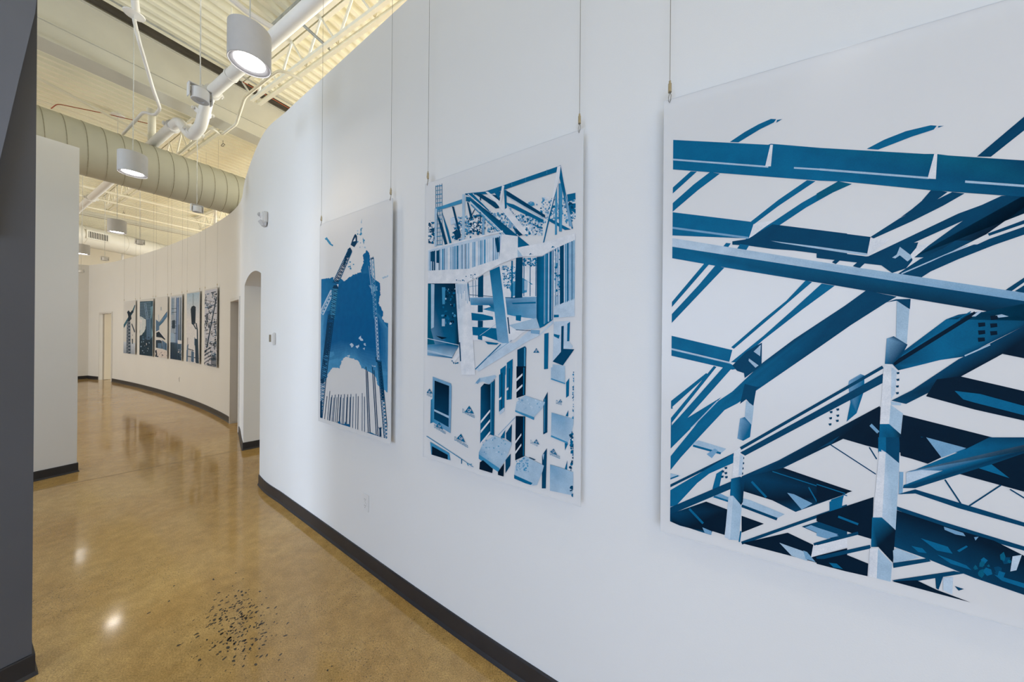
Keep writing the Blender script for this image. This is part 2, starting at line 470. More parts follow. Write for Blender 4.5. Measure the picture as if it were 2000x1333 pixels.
# sloping slate-grey fascia slab standing proud of the dark wall
def on_plane_a(px, py, a): return at_a(px, py, a)
bm = B()
AF = FA - 0.045
q0 = at_a(71.5, 0, AF); q1 = at_a(69, 24, AF); q2 = at_a(36, 160, AF); q3 = at_a(0, 312, AF)
dd = (q3 - q2); q4 = q3 + dd*0.9; q5 = q4 + W(0, -1.3, 0) ; q6 = Vector((q5.x, q5.y, TOPZ)); q7 = Vector((q0.x, q0.y, TOPZ))
poly = [q0, q1, q2, q3, q4, q5, q6, q7]
fr = [bm.verts.new(p) for p in poly]; bk = [bm.verts.new(p + W(0.043, 0, 0)) for p in poly]
bm.faces.new(fr); bm.faces.new(bk[::-1])
for i in range(len(poly)): bm.faces.new((fr[i], bk[i], bk[(i+1) % len(poly)], fr[(i+1) % len(poly)]))
bmesh.ops.recalc_face_normals(bm, faces=bm.faces)
es = [e for e in bm.edges if e.calc_length() > 0.01]
tag(new_obj('trim_1', bm, M_FASCIA), 'slate grey fascia with a slanted edge on the dark wall', None, None, 'structure')

# unseen walls added behind the arch to keep rear light off its reveal
pm = (path[I_ARCH*SUB][0] + path[(I_ARCH+1)*SUB][0])/2; nm = PN[I_ARCH*SUB + SUB//2]; tm = Vector((nm.y, -nm.x))
pb = pm - nm*1.35
wall_seg('wall_light_block', pb - tm*2.2, pb + tm*2.2, 0, TOPZ, 0.14, label='plain unseen wall added behind the arched opening to block light')
wall_seg('wall_light_block_end', pm + tm*1.6 - nm*0.36, pm + tm*1.6 - nm*1.34, 0, TOPZ, 0.12, label='unseen end wall added behind the arched opening to block light')

# floor saw cuts and exposed stones
def strip(name, p, q, w, z, m, parent):
    bm = B(); p = Vector(p); q = Vector(q); d = (q-p).normalized(); n = Vector((-d.y, d.x, 0))*w/2
    vs = [bm.verts.new((p+n).to_3d() if False else Vector((p.x+s*n.x, p.y+s*n.y, z))) for p, s in ((p, 1), (q, 1), (q, -1), (p, -1))]
    bm.faces.new(vs[::-1])
    return new_obj(name, bm, m, parent)
c0 = at_z(54, 962, 0); c1 = at_z(475, 878, 0); dc = (c1-c0)
strip('saw_cut', c0 - dc*0.6, c1, 0.006, 0.0006, M_CUT, floor)
c2 = at_z(150, 851, 0); strip('saw_cut', c2 - dc*0.5, c2 + dc*0.72, 0.005, 0.0006, M_CUT, floor)
bm = B(); rs = random.Random(3)
def stone(x, y, r, squash=0.55):
    n = rs.randint(5, 7); a0 = rs.random()*6.28; rot = rs.random()*3.14
    vs = []
    for k in range(n):
        an = a0 + 2*math.pi*k/n + rs.uniform(-0.25, 0.25); rr = r*rs.uniform(0.65, 1.15)
        ex, ey = rr*math.cos(an), rr*math.sin(an)*squash
        vs.append(bm.verts.new((x + ex*math.cos(rot) - ey*math.sin(rot), y + ex*math.sin(rot) + ey*math.cos(rot), 0.0005)))
    f = bm.faces.new(vs)
    f.normal_update()
    if f.normal.z < 0: f.normal_flip()
for k in range(270):
    px = rs.gauss(462, 34); py = rs.gauss(1215, 36)
    w = at_z(px, py, 0); stone(w.x, w.y, rs.uniform(0.003, 0.0125))
for k in range(150):
    px = rs.gauss(470, 95); py = rs.gauss(1240, 70)
    if py < 1130: continue
    w = at_z(px, py, 0); stone(w.x, w.y, rs.uniform(0.0015, 0.005))
for (px, py) in ((410, 1271), (430, 1274), (390, 1290), (457, 1300), (425, 1279), (445, 1273), (540, 1200), (520, 1245), (330, 1175), (291, 1198), (340, 1145), (562, 1218), (420, 1262), (475, 1302), (510, 1283), (545, 1290), (640, 1310)):
    w = at_z(px, py, 0); stone(w.x, w.y, rs.uniform(0.005, 0.009), 0.7)
ag = new_obj('exposed_aggregate', bm, M_STONE, floor); ag['kind'] = 'stuff'; ag['label'] = 'cluster of dark angular stones ground into the floor'

# doors -------------------------------------------------------------
d0 = path[I_DOOR*SUB][0]; d1 = path[(I_DOOR+1)*SUB][0]; dn = Vector((-(d1-d0).normalized().y, (d1-d0).normalized().x)); dt = (d1-d0).normalized()
door1 = empty('door_1', (d0.x, d0.y, 0)); tag(door1, 'grey door recessed in a pale metal frame next to the arched opening', None, None, 'structure')
def local_box(parent, name, org, t, n, s0, s1, o0, o1, z0, z1, m, bev=0.0):
    bm = B()
    c = org + t*(s0+s1)/2 + n*(o0+o1)/2
    bm_box(bm, (c.x - parent.location.x, c.y - parent.location.y, (z0+z1)/2), (abs(s1-s0), abs(o1-o0), z1-z0), math.atan2(t.y, t.x), bev)
    return new_obj(name, bm, m, parent)
DW = (d1-d0).length
local_box(door1, 'door_frame', d0, dt, dn, 0.0, 0.05, -0.16, 0.012, 0, DOORH, M_FRAME)
local_box(door1, 'door_frame', d0, dt, dn, DW-0.05, DW, -0.16, 0.012, 0, DOORH, M_FRAME)
local_box(door1, 'door_frame', d0, dt, dn, 0.05, DW-0.05, -0.16, 0.012, DOORH-0.05, DOORH, M_FRAME)
leaf = local_box(door1, 'door_leaf', d0, dt, dn, 0.052, DW-0.052, -0.15, -0.105, 0.008, DOORH-0.052, M_DOOR)
lev = local_box(door1, 'door_handle', d0, dt, dn, 0.09, 0.20, -0.062, -0.045, 1.0, 1.02, M_HINGE); 
local_box(door1, 'handle_rose', d0, dt, dn, 0.085, 0.115, -0.105, -0.045, 0.985, 1.035, M_HINGE)

e0 = Vector(E0); e1 = Vector(E1); et = (e1-e0).normalized(); en = Vector((-et.y, et.x)); EW = (e1-e0).length
door2 = empty('door_2', (e0.x, e0.y, 0)); tag(door2, 'cream door standing open in the far end wall, dark hinges showing', None, None, 'structure')
local_box(door2, 'door_frame', e0, et, en, 0.0, 0.05, -0.17, 0.012, 0, 2.14, M_FRAME)
local_box(door2, 'door_frame', e0, et, en, EW-0.05, EW, -0.17, 0.012, 0, 2.14, M_FRAME)
local_box(door2, 'door_frame', e0, et, en, 0.05, EW-0.05, -0.17, 0.012, 2.09, 2.14, M_FRAME)
# leaf swung back into the room behind, hinged on the near jamb
ld = (-et*math.cos(math.radians(62)) - en*math.sin(math.radians(62)))
lorg = e0 + et*(EW-0.052) - en*0.10
local_box(door2, 'door_leaf', lorg, ld, Vector((-ld.y, ld.x)), 0.0, 0.80, -0.045, 0.0, 0.01, 2.08, M_CREAM)
for zz in (0.25, 1.05, 1.9):
    local_box(door2, 'hinge', e0, et, en, 0.052, 0.062, -0.15, -0.035, zz-0.07, zz+0.07, M_HINGE)
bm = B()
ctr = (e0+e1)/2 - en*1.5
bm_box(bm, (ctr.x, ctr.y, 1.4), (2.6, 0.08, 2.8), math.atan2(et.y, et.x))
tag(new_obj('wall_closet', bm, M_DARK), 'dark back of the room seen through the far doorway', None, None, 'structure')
# ------------------------------------------------------------------ roof steel
ZB, ZT = 4.72, 5.16
def along_a(name, a0, a1, u, z, sy, sz, m, parent):
    bm = B(); c = W((a0+a1)/2, u, z)
    bm_box(bm, c, (a1-a0, sy, sz), BROT); return new_obj(name, bm, m, parent)
def along_u(name, u0, u1, a, z, sa, sz, m, parent):
    bm = B(); c = W(a, (u0+u1)/2, z)
    bm_box(bm, c, (sa, u1-u0, sz), BROT); return new_obj(name, bm, m, parent)

GA = 5.60
def girder(a, u0, u1, z0, z1, w, label, dark=False):
    g = empty('roof_girder', W(a, 0, z0)); tag(g, label, 'girder')
    def kid(name, aa, z, sa, sz):
        bm = B(); c = W(aa, (u0+u1)/2, z) - g.location
        bm_box(bm, c, (sa, u1-u0, sz), BROT); return new_obj(name, bm, M_GIRDER, g)
    h = z1-z0
    kid('web', a+w/2, (z0+z1)/2, w-0.05, h-0.04)
    kid('flange', a+w/2, z0+0.012, w, 0.024)
    kid('flange', a+w/2, z1-0.010, w*0.92, 0.020)
    kid('stiffener', a+0.018, z0+h*0.32, 0.03, 0.012)
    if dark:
        kid('gap_shade_strip', a-0.035, z1+0.036, 0.075, 0.05).data.materials[0] = M_GAPSHADE  # dark strip standing in for the shaded gap between girder and deck
    return g
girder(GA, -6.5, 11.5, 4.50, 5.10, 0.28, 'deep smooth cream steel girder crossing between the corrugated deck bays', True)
g2 = girder(13.7, -6.5, 11.5, 4.58, 4.70, 0.13, 'slim cream steel beam in front of the white end duct')


def joist(u, a0, a1, label, ext=0.36, step=0.31):
    """open-web joist: top chord bears on the girders, bottom chord stops short"""
    j = empty('roof_joist', W(a0, u, ZB)); tag(j, label, 'joist', 'open-web roof joists')
    L0 = j.location
    def kid_a(name, x0, x1, uu, z, sy, sz, m=M_STEEL):
        bm = B(); c = W((x0+x1)/2, uu, z) - L0
        bm_box(bm, c, (x1-x0, sy, sz), BROT); return new_obj(name, bm, m, j)
    kid_a('top_chord', a0, a1, u-0.028, ZT-0.01, 0.04, 0.035); kid_a('top_chord', a0, a1, u+0.028, ZT-0.01, 0.04, 0.035)
    b0, b1 = a0+ext, a1-ext
    kid_a('bottom_chord', b0, b1, u-0.042, ZB, 0.036, 0.036); kid_a('bottom_chord', b0, b1, u+0.042, ZB, 0.036, 0.036)
    n = max(2, int(round((b1-b0)/step)))
    if n % 2: n += 1
    st = (b1-b0)/n
    for k in range(n):
        za, zc = (ZB, ZT-0.02) if k % 2 == 0 else (ZT-0.02, ZB)
        bm = B(); bm_tube(bm, W(b0+k*st, u, za) - L0, W(b0+(k+1)*st, u, zc) - L0, 0.0125, 6)
        new_obj('web_rod', bm, M_STEEL, j)
    for x0, x1 in ((a0+0.05, b0), (a1-0.05, b1)):
        bm = B(); bm_tube(bm, W(x0, u, ZT-0.03) - L0, W(x1, u, ZB) - L0, 0.0125, 6); new_obj('web_rod', bm, M_STEEL, j)
    return j
JU = 2.04
joist(JU, -2.0, GA-0.02, 'cream open-web roof joist above the nearest hanging panels', ext=0.44)
joist(JU, GA+0.30, 13.65, 'cream open-web roof joist passing over the big spiral duct', ext=0.42)
joist(JU+1.83, GA+0.30, 13.65, 'cream open-web roof joist showing just over the top of the curved wall', ext=0.42)

# bridging bars and bracing between the far joists
def bar(name, p, q, r, m, label, cat, group=None, n=8):
    bm = B(); p = Vector(p); q = Vector(q); o = (p+q)/2
    bm_tube(bm, p-o, q-o, r, n)
    ob = new_obj(name, bm, m, None, smooth=True); ob.location = o
    return tag(ob, label, cat, group)
for aa, zz, rr, lb in ((8.95, 4.70, 0.014, 'thin cream bridging bar nearest behind the spiral duct'),
                       (10.2, 4.69, 0.018, 'cream bridging bar, second behind the spiral duct'),
                       (11.3, 4.67, 0.030, 'thicker cream bar crossing midway along the far joists'),
                       (12.2, 4.69, 0.022, 'cream bridging bar, second from the slim far beam'),
                       (13.15, 4.67, 0.026, 'cream bridging bar nearest in front of the slim far beam')):
    bar('bridging_bar', W(aa, -2.5, zz), W(aa, 7.0, zz), rr, M_STEEL, lb, 'bar', 'bridging bars in the far bay')
bar('brace_rod', at_z(66, 148, 5.0), at_z(292, 268, 4.72), 0.020, M_STEEL, 'slanting cream brace rod above the left part of the spiral duct', 'rod')
bar('brace_rod', at_z(66, 192, 4.95), at_z(262, 262, 4.95), 0.012, M_STEEL, 'thin cream rod lying just above the spiral duct', 'rod')
bar('strut', at_z(588, 45, 5.02), at_z(644, 96, 4.74), 0.016, M_GALV, 'short galvanised strut bracing the nearest joist', 'strut')
bm = B(); p = W(-1.5, 1.84, 5.12); q = W(4.2, 1.84, 5.12)
bm_box(bm, (0, 0, 0), ((q-p).length, 0.07, 0.05), BROT, 0.004)
o = new_obj('cable_tray', bm, M_GALV); o.location = (p+q)/2
tag(o, 'galvanised channel running alongside the nearest roof joist', 'channel')
for (px, lb) in ((420.5, 'white steel column rising behind the curved wall, right of the second small pendant fixture'),
                 (240.0, 'white steel column seen above the far wall under the end duct')):
    y = 8.6 if px > 300 else 11.4
    x, _ = ray(px, 430)
    bm = B(); bm_tube(bm, (0, 0, 0), (0, 0, 5.15), 0.032, 16)
    bm_box(bm, (0, 0, 0.008), (0.2, 0.2, 0.016))
    o = new_obj('steel_column', bm, M_PIPE, smooth=True); o.location = (x*y, y, 0); tag(o, lb, 'column')

# ------------------------------------------------------------------ ducts
DA, DZ, DR = 7.03, 4.01, 0.34
duct = empty('spiral_duct', W(DA, 0, DZ)); tag(duct, 'large cream spiral duct crossing the corridor overhead', 'duct')
bm = B(); bm_tube(bm, W(0, -5.5, 0), W(0, 8.0, 0), DR, 56)
new_obj('duct_tube', bm, M_DUCT, duct, smooth=True)
# helical lock seam: one raised turn at a time
pitch = 0.155; skew = 0.14
k = 0
uu = -2.6
bm0 = B(); n = 40
rings = []
for i in range(n+1):
    an = 2*math.pi*i/n
    c = W(math.cos(an)*1.0, 0, 0)
    base = W(math.cos(an)*DR, skew*i/n, math.sin(an)*DR); out = W(math.cos(an)*(DR+0.0045), skew*i/n, math.sin(an)*(DR+0.0045))
    dv = W(0, 0.0045, 0)
    rings.append([bm0.verts.new(base-dv), bm0.verts.new(out), bm0.verts.new(base+dv)])
for r0, r1 in zip(rings, rings[1:]):
    bm0.faces.new((r0[0], r0[1], r1[1], r1[0])); bm0.faces.new((r0[1], r0[2], r1[2], r1[1]))
seam0 = new_obj('lock_seam', bm0, M_SEAM, duct)
seam0.location = W(0, uu, 0)
while uu < 3.6:
    uu += pitch*1.0
    s = seam0.copy(); COL.objects.link(s); s.parent = duct; s.location = W(0, uu, 0)

# white end duct with a register grille
p = at_y(120, 448, 9.4); q = at_y(330, 478, 12.2)
zc = 4.53; p.z = zc; q.z = zc
d2 = empty('end_duct', (p.x, p.y, zc)); tag(d2, 'big smooth white duct with a register in front of the far wall', 'duct')
dd = (q-p).normalized()
R2 = 0.33
bm = B(); bm_tube(bm, -dd*2.5, (q-p), R2, 48); new_obj('duct_tube', bm, M_DUCT2, d2, smooth=True)
for t in (0.35, 1.35, 2.3):
    bm = B(); bm_tube(bm, dd*t, dd*(t+0.02), R2+0.006, 48); new_obj('joint_band', bm, M_DUCT2, d2, smooth=True)
# register: on the camera side of the duct
nrm = Vector((dd.y, -dd.x, 0))
if nrm.dot(-p) < 0: nrm = -nrm
gx, gk = ray(173.5, 455.5)
# point on duct axis nearest in azimuth
best = min(range(-200, 400), key=lambda i: abs((p+dd*i*0.01).x/(p+dd*i*0.01).y - gx))
gc = dd*best*0.01
rg = empty('register_grille', gc); rg.parent = d2; rg['label'] = 'rectangular register with dark vertical slots'
fx = dd; 
def face_box(name, s0, s1, z0, z1, off, th, m):
    bm = B(); c = dd*(s0+s1)/2 + nrm*(off) + Vector((0, 0, (z0+z1)/2))
    bm_box(bm, c, (abs(s1-s0), th, z1-z0), math.atan2(dd.y, dd.x)); return new_obj(name, bm, m, rg)
face_box('register_frame', -0.27, 0.27, -0.125, 0.145, R2-0.01, 0.06, M_DUCT2)
face_box('register_throat', -0.23, 0.23, -0.085, 0.105, R2+0.021, 0.004, M_DARK)
for k in range(12):
    s = -0.215 + k*0.039
    face_box('vane', s-0.008, s+0.008, -0.083, 0.103, R2+0.026, 0.01, M_DUCT2)

# ------------------------------------------------------------------ sprinkler main, conduits
PZ, PU0 = 4.42, 1.52
pts = [W(-3.5, PU0, PZ), W(5.02, PU0, PZ), W(5.30, PU0+0.02, 4.15), W(5.66, PU0+0.03, 4.13), W(5.98, PU0, PZ), W(13.4, PU0, PZ)]
sp = empty('sprinkler_main', pts[0]); tag(sp, 'white sprinkler main pipe running along the corridor ceiling and jogging under the girder', 'pipe')
def sp_tube(name, a, b, r, m=M_PIPE):
    bm = B(); bm_tube(bm, a-sp.location, b-sp.location, r, 20); return new_obj(name, bm, m, sp, smooth=True)
bm = B(); bm_path(bm, [p_-sp.location for p_ in bend(pts, 0.10, 6)], 0.058, 20); new_obj('pipe_run', bm, M_PIPE, sp, smooth=True)
def coupling(c, d):
    d = d.normalized()
    o = sp_tube('coupling', c - d*0.028, c + d*0.028, 0.078)
    s = d.cross(Vector((0, 0, 1))).normalized()
    for sg in (-1, 1):
        bm = B(); b = c + s*sg*0.088 - sp.location
        bm_box(bm, b, (0.035, 0.03, 0.035), BROT, 0.006)
        bm_tube(bm, b - s.cross(d)*0.03, b + s.cross(d)*0.03, 0.007, 6)
        new_obj('bolt_lug', bm, M_PIPE, o)
coupling(W(4.90, PU0, PZ), W(1, 0, 0)); coupling(W(5.20, PU0+0.01, 4.293), pts[2]-pts[1]); coupling(W(5.56, PU0+0.025, 4.167), pts[3]-pts[2])
coupling(W(6.22, PU0, PZ), W(1, 0, 0)); coupling(W(11.2, PU0, PZ), W(1, 0, 0))
for aa in (1.0, 4.4, 9.2, 12.8):
    bm = B(); c = W(aa, PU0, 0) - Vector((sp.location.x, sp.location.y, 0)); 
    bm_tube(bm, Vector((c.x, c.y, PZ+0.05-sp.location.z)), Vector((c.x, c.y, 5.17-sp.location.z)), 0.006, 6); new_obj('hanger_rod', bm, M_STEEL, sp)
    sp_tube('hanger_ring', W(aa-0.012, PU0, PZ), W(aa+0.012, PU0, PZ), 0.066)

def conduit(name, pts, r, m, label, cat='conduit', rad=0.08, group=None):
    o = Vector(pts[0])
    bm = B(); bm_path(bm, [Vector(p)-o for p in bend(pts, rad, 5)], r, 10)
    ob = new_obj(name, bm, m, None, smooth=True); ob.location = o
    return tag(ob, label, cat, group)
zc = 4.46
conduit('conduit', [at_z(350, 300, zc), at_z(413, 249, zc), at_z(433, 264, zc), at_z(461, 243, zc), at_z(478, 190, zc), at_z(531, 147, zc), at_z(549, 136, zc), at_z(592, 157, zc)], 0.016, M_STEEL,
        'cream conduit bending around the end of the nearest joist')

conduit('sprinkler_branch', [at_z(440, -12, 4.95), at_z(484, 24, 4.9), at_z(545, 62, 4.85)], 0.028, M_PIPE, 'short white branch pipe behind the nearest pendant lamp', 'pipe', 0.03)
conduit('red_wire', [at_z(474, 160, 5.06), at_z(520, 186, 5.06), at_z(600, 232, 5.06)], 0.006, M_RED, 'red wire along the near side of the girder', 'wire')
conduit('red_wire', [at_z(100, 212, 4.85), at_z(112, 203, 4.88), at_z(205, 222, 4.88), at_z(300, 244, 4.86)], 0.006, M_RED, 'reddish brown wire bundle lying above the spiral duct', 'wire', 0.05)
rx = at_a(296.3, 284, 7.02)
sp_tube('riser', Vector((rx.x, rx.y, PZ+0.02)), Vector((rx.x, rx.y, 4.86)), 0.042, M_STEEL); sp_tube('coupling', Vector((rx.x, rx.y, 4.83)), Vector((rx.x, rx.y, 4.90)), 0.056, M_STEEL)
conduit('conduit', [W(GA-0.22, -4.0, 5.12), W(GA-0.22, 6.0, 5.12)], 0.010, M_GALV, 'thin galvanised conduit along the deck before the girder', 'conduit', 0.01)

for px, py, lb in ((435.5, 283.5, 'small black loop hanging from the deck right of the sprinkler elbows'), (241.2, 417.5, 'small black loop hanging from the deck above the third pendant lamp')):
    c = at_z(px, py, 5.08); n = 14
    bm = B(); bm_path(bm, [(0.03*math.cos(6.283*i/n), 0.012*math.sin(6.283*i/n), 0.03*math.sin(6.283*i/n)) for i in range(n)], 0.005, 6)
    bm_tube(bm, (0, 0, 0.03), (0, 0, 0.088), 0.003, 6)
    o = new_obj('wire_loop', bm, M_BLACK); o.location = c; tag(o, lb, 'wire', 'black wire loops on the deck')

# ------------------------------------------------------------------ pendant lamps
LR, LH = 0.102, 0.205
def lamp(x, y, label, zbot=3.2, light=True, canopy_z=5.16):
    t = empty('pendant_lamp', (x, y, zbot)); tag(t, label, 'lamp', 'cylinder pendant lamps over the corridor')
    bm = B()
    bm_lathe(bm, [(0.0, LH), (LR-0.004, LH), (LR, LH-0.004), (LR, 0.0), (LR-0.003, -0.001), (LR-0.006, 0.002)], 48)
    new_obj('lamp_body', bm, M_LAMP, t, smooth=True)
    bm = B(); bm_lathe(bm, [(LR-0.006, 0.002), (0.088, 0.004), (0.074, 0.012), (0.072, 0.022)], 48)
    new_obj('reflector', bm, M_TRIM, t, smooth=True)
    bm = B(); bm_lathe(bm, [(0.0735, 0.014), (0.055, 0.0125), (0.0, 0.012)], 48)
    new_obj('diffuser', bm, M_GLOW, t, smooth=True)
    bm = B(); bm_tube(bm, (0, 0, LH), (0, 0, canopy_z-zbot), 0.0032, 8); new_obj('cord', bm, M_CORD, t)
    bm = B(); bm_tube(bm, (0, 0, LH), (0, 0, LH+0.02), 0.008, 10); new_obj('cord_grip', bm, M_LAMP, t)
    bm = B(); bm_lathe(bm, [(0.0, canopy_z-zbot-0.045), (0.075, canopy_z-zbot-0.04), (0.078, canopy_z-zbot-0.03), (0.035, canopy_z-zbot-0.022), (0.03, canopy_z-zbot), (0.0, canopy_z-zbot)], 24)
    new_obj('canopy', bm, M_PIPE, t, smooth=True)
    if light:
        l = bpy.data.lights.new('lamp_light', 'SPOT'); l.energy = LAMP_W; l.color = LAMP_COL
        l.spot_size = math.radians(130); l.spot_blend = 1.0; l.shadow_soft_size = 0.06
        o = bpy.data.objects.new('lamp_light', l); COL.objects.link(o); o.parent = t; o.location = (0, 0, -0.012)
    return t
lamp(-1.575, 1.872, 'grey cylinder pendant lamp hanging nearest, at the top of the picture')
lp = lamp(-3.88, 3.205, 'grey cylinder pendant lamp hanging before the spiral duct', canopy_z=4.86)
cpts = [at_z(262, 38, 4.81), at_z(270, 75, 4.62), at_z(299, 174, 4.44), at_z(313, 212, 4.44), at_z(302, 226, 4.44), at_z(281, 218, 4.46), at_z(240, 262, 4.46)]
bm = B(); bm_path(bm, [p_ - lp.location for p_ in bend(cpts, 0.08, 5)], 0.016, 10); new_obj('feed_conduit', bm, M_PIPE, lp, smooth=True)
cz = 4.86 - lp.location.z
bm = B(); bm_tube(bm, (0.02, 0.0, cz), (0.09, -0.10, 5.17 - lp.location.z), 0.03, 12); new_obj('junction_box', bm, M_PIPE, lp, smooth=True)
lamp(-6.51, 5.17, 'grey cylinder pendant lamp hanging beyond the spiral duct, in front of the white end duct')
lamp(-9.16, 6.69, 'grey cylinder pendant lamp hanging farthest, half hidden by the white partition')
lamp(0.75, -0.35, 'grey cylinder pendant lamp hanging behind the viewer')
lamp(-11.8, 8.0, 'grey cylinder pendant lamp hanging by the far corner, hidden by the partition')

# ------------------------------------------------------------------ small pendant fixtures in yokes
def fixture(px, py, zc, rz, label):
    x, k = ray(px, py); y = (zc-EYE)/k
    t = empty('yoke_fixture', (x*y, y, zc)); t.rotation_euler = (0, 0, rz); tag(t, label, 'fixture', 'small yoke fixtures over the corridor')
    bm = B()
    bm_lathe(bm, [(0.0, 0.036), (0.046, 0.036), (0.050, 0.032), (0.050, -0.040), (0.047, -0.043)], 32)
    new_obj('fixture_body', bm, M_PLASTIC, t, smooth=True)
    bm = B(); bm_lathe(bm, [(0.047, -0.043), (0.022, -0.042), (0.020, -0.038), (0.018, -0.038), (0.0, -0.039)], 32)
    new_obj('fixture_face', bm, M_GREYPL, t, smooth=True)
    bm = B()
    bm_box(bm, (0, 0, 0.052), (0.128, 0.045, 0.007), 0, 0.002); new_obj('yoke', bm, M_PLASTIC, t)
    for s in (-1, 1):
        bm = B(); bm_box(bm, (s*0.061, 0, 0.004), (0.006, 0.045, 0.092), 0, 0.002); new_obj('yoke_arm', bm, M_PLASTIC, t)
        bm = B(); bm_tube(bm, (s*0.050, 0, -0.005), (s*0.060, 0, -0.005), 0.009, 10); new_obj('pivot', bm, M_GREYPL, t)
    bm = B()
    n = 40
    bm_tube(bm, (0, 0, 0.055), (0, 0, 5.17-zc), 0.0030, 8); new_obj('cord', bm, M_CORD, t)
    bm = B(); bm_path(bm, [(0.005*math.sin(i*0.9), 0.005*math.cos(i*0.7), 0.055 + (5.16-zc-0.055)*i/n) for i in range(n+1)], 0.0018, 6); new_obj('wire', bm, M_PIPE, t)
    return t
for px, py, lb in ((391, 186, 'small grey fixture in a square yoke hanging nearest, before the sprinkler pipe elbow'),
                   (384.5, 408.5, 'small grey fixture in a square yoke just under the right end of the spiral duct'),
                   (273, 473.5, 'small grey fixture in a square yoke hanging right of the third pendant lamp'),
                   (204.5, 506, 'small pale fixture in a square yoke hanging left of the third pendant lamp'),
                   (158.3, 530, 'small fixture in a square yoke hanging farthest, beside the partition edge')):
    fixture(px, py, 3.30, BROT - math.pi/2, lb)

# ------------------------------------------------------------------ things on the curved wall
def wall_hit(px, off=0.0):
    """point on the curved wall (offset towards the corridor) in the direction of an image column"""
    x, _ = ray(px, HZ)
    for j in range(len(path)-1):
        p0 = path[j][0] + PN[j]*off; p1 = path[j+1][0] + PN[j+1]*off
        s0 = p0.x - x*p0.y; s1 = p1.x - x*p1.y
        if s0 >= 0 >= s1 and p0.y > 0.2:
            t = s0/(s0-s1) if s0 != s1 else 0
            return p0.lerp(p1, t), PN[j].lerp(PN[j+1], t).normalized()
def wall_item(name, px, py, label, cat):
    p, n = wall_hit(px); _, k = ray(px, py)
    t = empty(name, (p.x, p.y, EYE + k*p.y)); t.rotation_euler = (0, 0, math.atan2(n.x, -n.y))   # local -Y faces the corridor
    return tag(t, label, cat)
t = wall_item('emergency_light', 518.5, 427, 'small white emergency light with a round lens high on the curved wall', 'light')
bm = B(); bm_box(bm, (0, -0.022, 0), (0.115, 0.044, 0.115), 0, 0.010); new_obj('housing', bm, M_PLASTIC, t, smooth=True)
bm = B(); bm_tube(bm, (0, -0.040, 0.025), (0, -0.056, 0.025), 0.036, 24, 0.028); new_obj('lens_ring', bm, M_PLASTIC, t, smooth=True)
bm = B(); bm_sphere(bm, (0, -0.052, 0.025), 0.022, 16); new_obj('lens', bm, M_GREYPL, t, smooth=True)
bm = B()
vs = [bm.verts.new(v) for v in ((-0.055, -0.010, -0.045), (0.055, -0.010, -0.045), (0.045, -0.060, -0.035), (-0.045, -0.060, -0.035), (-0.04, -0.010, -0.085), (0.04, -0.010, -0.085), (0.032, -0.034, -0.078), (-0.032, -0.034, -0.078))]
for f in ((0, 1, 2, 3), (4, 7, 6, 5), (0, 4, 5, 1), (1, 5, 6, 2), (2, 6, 7, 3), (3, 7, 4, 0)): bm.faces.new([vs[i] for i in f])
bmesh.ops.recalc_face_normals(bm, faces=bm.faces); new_obj('lower_hood', bm, M_LAMP, t)
bm = B(); bm_box(bm, (-0.068, -0.018, -0.01), (0.012, 0.018, 0.03), 0, 0.003); new_obj('side_knob', bm, M_GREYPL, t)
t = wall_item('thermostat', 534.5, 662, 'white wall thermostat with a tan screen beside the arched opening', 'thermostat')
bm = B(); bm_box(bm, (0, -0.012, 0), (0.098, 0.024, 0.118), 0, 0.005); new_obj('case', bm, M_PLASTIC, t, smooth=True)
bm = B(); bm_box(bm, (-0.012, -0.0245, 0.004), (0.046, 0.002, 0.070)); new_obj('screen', bm, M_SCREEN, t)
bm = B(); bm_box(bm, (0.032, -0.0250, 0.0), (0.014, 0.004, 0.09), 0, 0.001); new_obj('button_strip', bm, M_PLASTIC, t)
def outlet(px, py, label):
    t = wall_item('wall_outlet', px, py, label, 'outlet'); t['group'] = 'white wall outlets'
    bm = B(); bm_box(bm, (0, -0.003, 0), (0.072, 0.006, 0.116), 0, 0.0025); new_obj('cover_plate', bm, M_PLASTIC, t)
    for s in (-1, 1):
        bm = B(); bm_box(bm, (0, -0.0068, s*0.0215), (0.034, 0.003, 0.030), 0, 0.001); r = new_obj('receptacle', bm, M_PLASTIC, t)
        for q in (-1, 1):
            bm = B(); bm_box(bm, (q*0.0065, -0.0084, s*0.0215+0.004), (0.002, 0.0006, 0.009)); new_obj('slot', bm, M_DARK, r)
        bm = B(); bm_tube(bm, (0, -0.0080, s*0.0215-0.008), (0, -0.0087, s*0.0215-0.008), 0.0025, 8); new_obj('ground_hole', bm, M_DARK, r)
    bm = B(); bm_tube(bm, (0, -0.005, 0), (0, -0.0072, 0), 0.003, 10); new_obj('screw', bm, M_GREYPL, t)
outlet(718, 982, 'white wall outlet low on the wall beneath the crane panel')
outlet(350.5, 741.5, 'white wall outlet low on the wall beneath the row of six narrow panels')
# ------------------------------------------------------------------ hanging panels
def ink(r, g, b, k=1.0):
    return tuple(min(1.0, v*k) for v in srgb(r, g, b))
CK = ink(2, 66, 100); CV = ink(2, 28, 48); CM = ink(6, 100, 142); CT = ink(4, 92, 122); CS = ink(62, 140, 180)
CL = ink(164, 190, 210); CG = ink(118, 162, 194); CW = ink(218, 221, 226); CP = ink(186, 204, 220)

